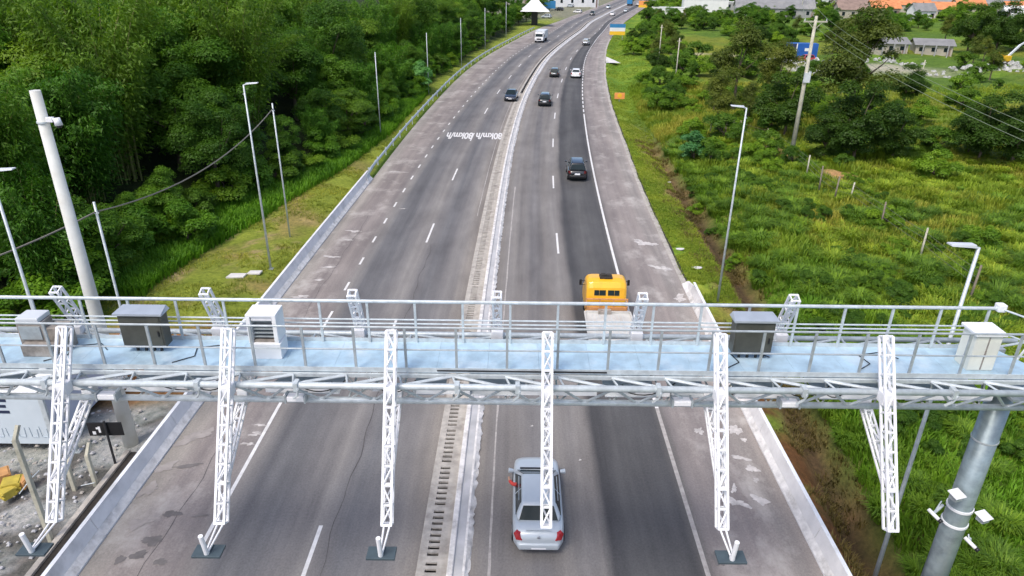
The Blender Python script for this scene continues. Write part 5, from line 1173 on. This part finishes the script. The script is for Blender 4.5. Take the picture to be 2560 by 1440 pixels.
proto('bam1', bamboo('bamboo_clump', None, 13, 44, 28000, (.055, .150, .018), (.130, .275, .036), 3.8))
proto('bam2', bamboo('bamboo_clump', None, 11, 38, 25000, (.042, .135, .018), (.105, .250, .030), 3.2))
proto('bam3', bamboo('bamboo_clump', None, 14, 40, 26000, (.072, .160, .020), (.165, .285, .040), 4.4))
proto('brd1', broadleaf('forest_tree', None, 'tree', 10, 3.6, 4.8, 40, 24000, .22, DG, MG, lowskirt=0))
proto('brd2', broadleaf('forest_tree', None, 'tree', 9, 3.3, 4.3, 36, 21000, .235, (.065, .160, .022), LG, lowskirt=0))
proto('brd3', broadleaf('forest_tree', None, 'tree', 12, 3.9, 5.6, 46, 25000, .215, (.036, .102, .016), (.090, .195, .028), lowskirt=0))
proto('flat', broadleaf('forest_tree', None, 'tree', 9.5, 4.2, 4.4, 42, 22000, .225, (.066, .155, .022), (.160, .28, .036), flat=True, lowskirt=0))
proto('bigl', broadleaf('forest_tree', None, 'tree', 10, 3.2, 4.5, 30, 8000, .40, (.07, .13, .05), (.17, .25, .12), aspect=.7, lowskirt=0))
def reed(name, nblade, c0, c1, hh, rad=.5):
    n = nblade; a = RNG.uniform(0, 6.283, n); r = rad * np.sqrt(RNG.uniform(0, 1, n)); h = hh * RNG.uniform(.55, 1.1, n); ln_ = RNG.uniform(.25, .95, n) * h
    d = np.stack([np.cos(a), np.sin(a), 0 * a], 1); sd = np.stack([-np.sin(a), np.cos(a), 0 * a], 1) * (.022 * RNG.uniform(.6, 1.3, n))[:, None]
    B = d * r[:, None] - np.array([0, 0, .1]); up = np.array([0, 0, 1.0])
    P1 = B + up * (h * .55)[:, None] + d * (ln_ * .22)[:, None]; P2 = B + up * (h * .92)[:, None] + d * (ln_ * .62)[:, None]; P3 = B + up * (h * .86)[:, None] + d * (ln_ * 1.05)[:, None]
    V = np.stack([B - sd, B + sd, P1 + sd, P1 - sd, P2 + sd * .8, P2 - sd * .8, P3 + sd * .1, P3 - sd * .1], 1).reshape(-1, 3); i = np.arange(n)[:, None] * 8
    Q = np.concatenate([i + np.array([q]) for q in ([0, 1, 2, 3], [3, 2, 4, 5], [5, 4, 6, 7])], 0); f = RNG.uniform(0, 1, n)[:, None]
    return npmesh(name, V, Q, 'blade', np.repeat(np.array(c0) * (1 - f) + np.array(c1) * f, 8, 0))
proto('reed', tag(reed('reed_clump', 380, (.08, .165, .022), (.185, .32, .04), .9), None, 'grass')); proto('reedd', tag(reed('reed_clump', 340, (.065, .14, .02), (.155, .27, .036), .78), None, 'grass')); proto('reedy', tag(reed('reed_clump', 300, (.14, .24, .022), (.29, .38, .05), .80), None, 'grass'))
proto('bush', broadleaf('forest_shrub', None, 'shrub', 3.6, 2.1, 1.8, 22, 9000, .20, (.050, .150, .016), (.135, .285, .030), lowskirt=0))
proto('olive', broadleaf('field_tree', None, 'tree', 8, 3.0, 3.0, 30, 12000, .22, (.07, .11, .024), (.15, .19, .045)))
proto('dark', broadleaf('dark_tree', None, 'tree', 6.5, 3.4, 2.9, 28, 16000, .24, (.028, .072, .013), (.075, .145, .022), lowskirt=0))
proto('scrub', broadleaf('scrub_bush', None, 'shrub', 2.4, 1.9, 1.15, 18, 6000, .20, (.08, .18, .02), (.20, .34, .036), lowskirt=0))
proto('scrubd', broadleaf('scrub_bush', None, 'shrub', 2.8, 1.8, 1.3, 18, 6000, .20, (.042, .110, .016), (.105, .21, .028), lowskirt=0))
proto('pale', broadleaf('pale_shrub', None, 'shrub', 3.2, 1.7, 1.5, 14, 3000, .30, (.08, .24, .10), (.17, .40, .19), lowskirt=0))
USED = set(); COUNT = {}
def plant(k, x, y, s, label, group, rot=None, z=None, name=None):
    z = float(hz(x, y)) if z is None else z; rot = random.uniform(0, 6.28) if rot is None else rot
    src = PROTO[k]; sz = (s * random.uniform(.9, 1.1), s * random.uniform(.9, 1.1), s * random.uniform(.9, 1.12))
    if k not in USED:
        USED.add(k); o = src; o.location = (x, y, z - .1); o.rotation_euler = (0, 0, rot); o.scale = sz; o['label'] = label
        if group: o['group'] = group
    else: o = dup(src, (x, y, z - .1), rot, label, group=group, sz=sz)
    if not group and 'group' in o: del o['group']
    if name: o.name = name
    return o
# single trees and shrubs first
SINGLES = [
 ('brd2', 330, 640, .50, 'round bright green tree at the forest edge beside the white concrete pole'), ('brd2', 840, 300, .95, 'yellow-green crowned tree at the forest edge beside the third steel post'), ('pale', 1052, 232, 1.25, 'pale bluish-green shrub at the forest edge beside a steel post'),
 ('bush', 75, 690, 1.25, 'leafy green shrub at the left picture edge behind the first lamp'), ('bush', 190, 720, 1.0, 'low leafy shrub behind the foot of the white concrete pole'), ('bush', 480, 610, 1.0, 'low dense shrub where the forest meets the verge'),
 ('dark', 2130, 405, 1.15, 'broad dark tree below the utility pole wires, centre of the right field'), ('dark', 1960, 335, .95, 'round dark bush just left of the utility pole'), ('dark', 2060, 400, .72, 'dark shrub right of the utility pole foot'), ('scrubd', 2440, 205, 1.2, 'dark low bush in front of the pale rubble heap left of the excavator'), ('dark', 2230, 400, .75, 'dark shrub at the right end of the central dark thicket'),
 ('olive', 2110, 330, 1.55, 'tall dark olive tree rising behind the utility pole'), ('olive', 1830, 275, 1.25, 'tall olive-green tree left of the utility pole, above the slim lamp'), ('olive', 1790, 320, .75, 'dull olive tree behind the first fence posts'), ('dark', 2440, 400, .95, 'dark rounded tree at the right, left one of its thicket'), ('dark', 2530, 415, 1.05, 'dark rounded tree at the right picture edge'),
 ('olive', 2530, 395, .7, 'yellowish shrub in front of the dark thicket at the right edge'), ('dark', 2260, 260, .8, 'dark shrub in the upper right field under the power lines'), ('olive', 1935, 260, .9, 'dull green tree behind the dark bush left of the utility pole'),
 ('dark', 2420, 135, 1.5, 'wide very dark tree behind the ruined houses'), ('dark', 2490, 125, 1.55, 'wide dark tree at the top right, right of the darkest crown'), ('dark', 2540, 130, 1.3, 'dark tree at the right edge above the excavator'), ('brd2', 2390, 78, 1.1, 'bright green tree in front of the far houses'), ('brd2', 2450, 84, 1.0, 'bright green tree right of another before the top right houses'),
 ('pale', 1730, 405, .9, 'bluish-green reed bush on the bank beside the ditch'),
]
for k, u, v, s, lab in SINGLES:
    x, y, z = GT(u, v); plant(k, x, y, s, lab, None)
taken = [GT(u, v)[:2] for _, u, v, _, _ in SINGLES]
# forest on the left hillside
FKIND = {'bam1': ('tall feathery bamboo clump in the dense forest on the left hillside', 'feathery bamboo clumps of the forest'), 'bam2': ('shorter dark green bamboo clump in the dense forest on the left', 'short bamboo clumps of the forest'), 'bam3': ('yellowish arching bamboo clump in the dense forest on the left', 'yellowish bamboo clumps of the forest'),
         'brd1': ('round broadleaf tree in the dense forest on the left hillside', 'round broadleaf trees of the forest'), 'brd2': ('light green broadleaf tree in the dense forest on the left', 'light green trees of the forest'), 'brd3': ('tall dark broadleaf tree in the dense forest on the left', 'tall dark trees of the forest'), 'flat': ('flat-topped layered tree in the dense forest on the left', 'flat-topped trees of the forest'), 'bigl': ('grey-green large-leaved tree in the dense forest on the left', 'large-leaved grey-green trees of the forest')}
rf = random.Random(21); nfor = 0; cand = []
y = 20.0
while y < 330:
    sp = 4.6 + y * .013
    row = float(LN('XL', y)); l = float(FE(y)) + 1.4 + rf.uniform(-.6, .6)
    while l < 165:
        x = row - l + rf.uniform(-1, 1); yy = y + rf.uniform(-1.3, 1.3); z = float(hz(x, yy)); b = PIX(x, yy, z)
        ok = yy > 28.5 or x < -29 or (yy > 27 and x < -23)
        if b and ok and -25 < b[1] and -420 < b[0] < 1420 and not any(math.hypot(x - q[0], yy - q[1]) < 2.2 for q in taken): cand.append((math.hypot(x, yy), x, yy, z, l))
        l += sp * rf.uniform(.8, 1.15)
    y += sp * .92
cand.sort(); COVER = np.zeros((90, 160), int)
for dist, x, yy, z, l in cand:
    edge = l < FE(yy) + 3.0
    cl = fbm(np.array([x]), np.array([yy]), 22, 77)[0]
    if edge: k = rf.choices(['brd2', 'brd1', 'bam2', 'brd3', 'flat'], [2, 3, 3, 1.5, 1.5])[0]; s = rf.uniform(.5, .8)
    elif cl > .40 and yy < 130: k = rf.choices(['bam1', 'bam2', 'bam3', 'flat', 'brd1'], [3, 2.4, 3, .8, .5])[0]; s = rf.uniform(.8, 1.15)
    else: k = rf.choices(['brd1', 'brd2', 'brd3', 'flat', 'bigl', 'bam1'], [3, 2, 3, 2.4, .35, 1.2])[0]; s = rf.uniform(.8, 1.2)
    hh_ = (9.5 if k[0] == 'b' and k[1] != 'a' else 11) * s
    c = PIX(x, yy, z + hh_ * .62); rp = hh_ * .36 / max(10, dist) * FPX
    u0, u1 = int((c[0] - rp) // 16), int((c[0] + rp) // 16) + 1; v0, v1 = int((c[1] - rp * 1.2) // 16), int((c[1] + rp) // 16) + 1
    sl_ = COVER[max(0, v0):max(0, v1), max(0, u0):max(0, u1)]
    if sl_.size == 0:
        if dist > 75: continue
    else:
        if (sl_ >= 3).mean() > .93: continue
        sl_ += 1
    plant(k, x, yy, s, *FKIND[k], name='bamboo_clump' if k[:3] == 'bam' else 'forest_tree'); nfor += 1
# low shrubs that close the forest edge
yy = 29.0
while yy < 175:
    x = float(LN('XL', yy)) - float(FE(yy)) - rf.uniform(-.5, .7)
    if yy > 34 or x < -25: plant(rf.choice(['bush', 'bush', 'scrubd', 'scrub']), x, yy, rf.uniform(.65, 1.15), 'leafy shrub in the low hedge where the forest meets the grass verge', 'low shrubs along the forest edge', name='edge_shrub')
    yy += rf.uniform(1.6, 2.6) * (1 + yy * .006)
# scrub and trees of the right field
SK = {'scrub': ('bright green scrub bush in the overgrown right field', 'bright scrub bushes of the right field'), 'scrubd': ('dark green scrub bush in the overgrown right field', 'dark scrub bushes of the right field'), 'olive': ('small olive tree scattered in the far right field', 'olive trees of the far right field'), 'brd2': ('light green tree scattered before the far houses', 'light trees before the far houses'), 'brd1': ('round green tree scattered before the far houses', 'round trees before the far houses'), 'dark': ('dark crowned tree scattered before the far houses', 'dark trees before the far houses')}
ns = 0
for _ in range(2400):
    yy = 44 + 400 * rf.random() ** 1.7; r = 6 + (40 + yy * .95) * rf.random() ** 1.2; x = float(LN('XR', yy)) + r; b = PIX(x, yy, float(hz(x, yy)))
    if not b or b[0] > 2680 or b[1] < -30: continue
    d = fbm(np.array([x]), np.array([yy]), 15, 55)[0]; u, v = b
    dens = .14
    if yy < 62: dens = .03
    if 62 <= yy < 95: dens = .50 if u < 1990 else .16
    if 95 <= yy < 150: dens = .7 if u < 2050 else .40
    if yy >= 150: dens = .7
    if 1690 < u < 1830 and 78 < v < 168: dens *= .1
    if 1900 < u < 2250 and 138 < v < 195: dens = 0.02
    if 2180 < u < 2560 and 100 < v < 200 and yy < 175: dens *= .45
    if 1700 < u < 2050 and 25 < v < 48: dens *= .3
    if r < 9 and yy < 95: dens *= .4
    if 2170 < u < 2400 and 140 < v < 240: dens *= .12
    if u > 2060 and v < 70: dens *= .45
    if rf.random() > dens * (0.35 + 1.3 * sstep(.36, .6, d)): continue
    if any(math.hypot(x - q[0], yy - q[1]) < (1.5 if yy < 90 else 2.6) for q in taken): continue
    taken.append((x, yy))
    if yy < 120: k = rf.choices(['scrub', 'scrubd', 'olive'], [6, 3, .5 if yy > 70 else 0])[0]; s = rf.uniform(.5, 1.15) if k != 'olive' else rf.uniform(.4, .7)
    elif yy < 210: k = rf.choices(['scrub', 'scrubd', 'olive', 'dark'], [4, 4, 2, .8])[0]; s = rf.uniform(.8, 1.6) if k[:2] == 'sc' else rf.uniform(.5, .85)
    else: k = rf.choices(['brd2', 'brd1', 'scrub', 'scrubd', 'dark', 'olive'], [2, 2, 3, 3, 1.3, 1])[0]; s = rf.uniform(1.0, 2.0) if k[:2] == 'sc' else rf.uniform(.5, .8)
    plant(k, x, yy, s, *SK[k], name={'scrub': 'scrub_bush', 'scrubd': 'dark_scrub_bush'}.get(k, 'field_tree')); ns += 1
    if ns > 470: break
# clumps of tall grass on the bank and in the near field
BARE = [GT(u, v)[:2] + (q,) for u, v, q in ((1930, 372, 1.3), (1965, 385, 1.1), (1995, 400, .9), (2095, 436, 2.0), (2115, 440, 1.7), (2070, 425, 1.0))]
def bare(x, y): return any(math.hypot(x - a, y - b) < q for a, b, q in BARE)
nw = {'reed': 0, 'reedd': 0, 'reedy': 0}
RK = {'reed': ('bright green tall grass clump on the overgrown bank right of the ditch', 'bright grass clumps on the right bank', 'bright_grass_clump'), 'reedd': ('dark green grass clump on the overgrown bank right of the ditch', 'dark grass clumps on the right bank', 'dark_grass_clump'), 'reedy': ('straw yellow grass clump in the near right field', 'yellow grass clumps of the right field', 'yellow_grass_clump')}
for _ in range(2600):
    yy = 10 + 66 * rf.random() ** 1.15; dc_ = float(np.interp(yy, [0, 19, 30, 40, 60, 90, 130], [2.1, 2.5, 3.3, 4.2, 4.0, 3.0, 2.5])); q_ = rf.random(); r = dc_ + 1.0 + (6 + yy * .5) * q_ ** 1.3
    x = float(LN('XR', yy)) + r; b = PIX(x, yy, float(hz(x, yy)))
    if not b or b[0] > 2660 or b[1] > 1560: continue
    if bare(x, yy): continue
    d1 = fbm(np.array([x]), np.array([yy]), 5, 59)[0]
    k = 'reedy' if (d1 > .5 and r > 10) else ('reedd' if d1 < .42 else 'reed')
    if nw[k] >= 270 or (k == 'reedy' and rf.random() < .4): continue
    plant(k, x, yy, rf.uniform(.45, .8) if yy < 26 else rf.uniform(.5, 1.2), RK[k][0], RK[k][1], name=RK[k][2]); nw[k] += 1
nb_ = 0
for _ in range(900):
    yy = 10 + 60 * rf.random() ** 1.6; r = 4.2 + 16 * rf.random() ** 1.3; x = float(LN('XR', yy)) + r; b = PIX(x, yy, float(hz(x, yy)))
    if not b or b[0] > 2640 or b[1] > 1500 or fbm(np.array([x]), np.array([yy]), 6, 63)[0] < .46: continue
    plant('scrubd' if nb_ % 3 else 'scrub', x, yy, rf.uniform(.2, .4), 'low leafy weed growing between the grass clumps on the right bank', 'leafy weeds on the right bank', name='leafy_weed'); nb_ += 1
    if nb_ > 150: break
# distant wood behind the houses and beyond the bend
for _ in range(110):
    yy = rf.uniform(430, 640); u = rf.uniform(1150, 2700); x = (u - 1280) / FPX * yy * 1.0
    if LN('XL', yy) - 6 < x < LN('XR', yy) + 6: continue
    k = rf.choice(['brd1', 'brd2', 'dark']); plant(k, x, yy, rf.uniform(1.0, 1.5), 'far green tree of the wood beyond the houses', 'far trees beyond the houses', name='far_tree')
print('forest', nfor, 'scrub', ns, nw)
for k in PROTO:
    if k not in USED:
        o = PROTO[k]
        for c in list(o.children): bpy.data.objects.remove(c)
        bpy.data.objects.remove(o)

# ------------------------------------------------------------------ grasses
def tufts(name, X, Y, hgt, nb, c0, c1, wid, lean=.5):
    n = len(X); Z = hz(X, Y); B = np.repeat(np.stack([X, Y, Z], 1), nb, 0); m_ = n * nb
    a = RNG.uniform(0, 6.283, m_); ls = RNG.uniform(.15, 1, m_) * lean; H_ = np.repeat(hgt, nb) * RNG.uniform(.55, 1.15, m_)
    dirv = np.stack([np.cos(a), np.sin(a), np.zeros(m_)], 1); side = np.stack([-np.sin(a), np.cos(a), np.zeros(m_)], 1)
    B = B + dirv * RNG.uniform(0, .18, m_)[:, None] * (1 + np.repeat(hgt, nb)[:, None]) - np.array([0, 0, .05])
    wv = side * (wid * RNG.uniform(.6, 1.3, m_) * (0.5 + .5 * np.repeat(hgt, nb)))[:, None]
    M_ = B + np.array([0, 0, 1]) * (H_ * .62)[:, None] + dirv * (H_ * ls * .3)[:, None]
    T_ = B + np.array([0, 0, 1]) * (H_ * (1 - .35 * ls))[:, None] + dirv * (H_ * ls)[:, None]
    V = np.stack([B - wv, B + wv, M_ + wv * .8, M_ - wv * .8, T_ + wv * .12, T_ - wv * .12], 1).reshape(-1, 3)
    i = np.arange(m_)[:, None] * 6; Q = np.concatenate([i + np.array([[0, 1, 2, 3]]), i + np.array([[3, 2, 4, 5]])], 0)
    f = np.clip(np.repeat(fbm(X, Y, 3.0, 91) * 2.2 - .6, nb) + RNG.uniform(-.3, .3, m_), 0, 1)[:, None]
    col = np.repeat(c0, nb, 0) * (1 - f) + np.repeat(c1, nb, 0) * f
    return npmesh(name, V, Q, 'blade', np.repeat(col, 6, 0))
def col(n, c): return np.tile(np.array(c, float), (n, 1))
# tall grass on the bank and in the right field
def scatter(n, y0, y1, f):
    yv = y0 + (y1 - y0) * RNG.uniform(0, 1, n) ** 1.5; r = f(RNG.uniform(0, 1, n), yv); return LN('XR', yv) + r, yv, r
X, Y, r = scatter(62000, 9, 118, lambda q, y: np.interp(y, [0, 19, 30, 40, 60, 90, 130], [2.1, 2.5, 3.3, 4.2, 4.0, 3.0, 2.5]) + 1.0 + (26 + y * .55) * q ** 1.25)
p_ = (X / (Y * .906 + 7) < .86) & (fbm(X, Y, 2.0, 31) > .30); 
for a_, b_, q_ in BARE: p_ &= np.hypot(X - a_, Y - b_) > q_ * .85
X, Y, r = X[p_], Y[p_], r[p_]; n = len(X)
lush = np.clip(1.3 - r / 14 + (fbm(X, Y, 7, 41) - .5) * 2.2 + (30 - Y) * .02, 0, 1)[:, None]
yel = np.clip((fbm(X, Y, 10, 47) - .36) * 4.5, 0, 1)[:, None] * (1 - lush * .8)
c0 = col(n, (.07, .165, .016)) * lush + col(n, (.12, .20, .02)) * (1 - lush); c1 = col(n, (.14, .31, .028)) * lush + (col(n, (.22, .32, .035)) * (1 - yel) + col(n, (.34, .33, .075)) * yel) * (1 - lush)
h_ = (.16 + 1.15 * fbm(X, Y, 3.2, 51) ** 1.5) * (1.0 - .25 * sstep(20, 50, r)) * np.interp(Y, [9, 40, 118], [.95, 1.0, 1.1])
tag(tufts('tall_grass', X, Y, h_, 6, c0, c1, .045), kind='stuff')
# tall green grass in front of the forest
n = 9000; Y = 36 + 74 * RNG.uniform(0, 1, n) ** 1.3; l = FE(Y) + np.interp(Y, [30, 50, 64, 110], [-2.4, -4.2, -3.4, -2.0]) * RNG.uniform(-.3, 1, n); X = LN('XL', Y) - l
tag(tufts('verge_grass', X, Y, .55 + .4 * fbm(X, Y, 4, 61), 6, col(n, (.055, .16, .014)), col(n, (.13, .30, .026)), .05), kind='stuff')
# short grass on both verges
n = 24000; Y = 37 + 190 * RNG.uniform(0, 1, n) ** 1.6; X = LN('XR', Y) + .35 + RNG.uniform(0, 3.0, n) * np.interp(Y, [37, 60, 100, 140], [1, 1, 1.4, 4]); m2 = fbm(X, Y, 3, 71) > .36; X, Y = X[m2], Y[m2]; n1_ = len(X)
n = 14000; Y2 = 28 + 75 * RNG.uniform(0, 1, n) ** 1.5; X2 = LN('XL', Y2) - .8 - (FE(Y2) - 1) * RNG.uniform(0, 1, n); m2 = fbm(X2, Y2, 3, 72) > .5; X2, Y2 = X2[m2], Y2[m2]
XA, YA = np.concatenate([X, X2]), np.concatenate([Y, Y2]); n = len(XA); dry = (np.arange(n) >= n1_)[:, None]
tag(tufts('short_grass', XA, YA, np.full(n, .16) + .12 * fbm(XA, YA, 2, 73), 5, np.where(dry, col(n, (.15, .20, .03)), col(n, (.12, .20, .02))), np.where(dry, col(n, (.33, .34, .07)), col(n, (.25, .31, .04))), .03, .9), kind='stuff')
# dry weeds on the brown ditch edge
n = 6000; Y = 10 + 70 * RNG.uniform(0, 1, n) ** 1.4; dc = np.interp(Y, [0, 19, 30, 40, 60, 90, 130], [2.1, 2.5, 3.3, 4.2, 4.0, 3.0, 2.5]); X = LN('XR', Y) + dc + RNG.normal(-.2, .9, n); m2 = (fbm(X, Y, 1.5, 75) > .47) & (X - LN('XR', Y) > .6); X, Y = X[m2], Y[m2]; n = len(X)
tag(tufts('dry_weeds', X, Y, .18 + .25 * fbm(X, Y, 2, 76), 6, col(n, (.085, .075, .03)), col(n, (.18, .135, .06)), .03, .9), kind='stuff')
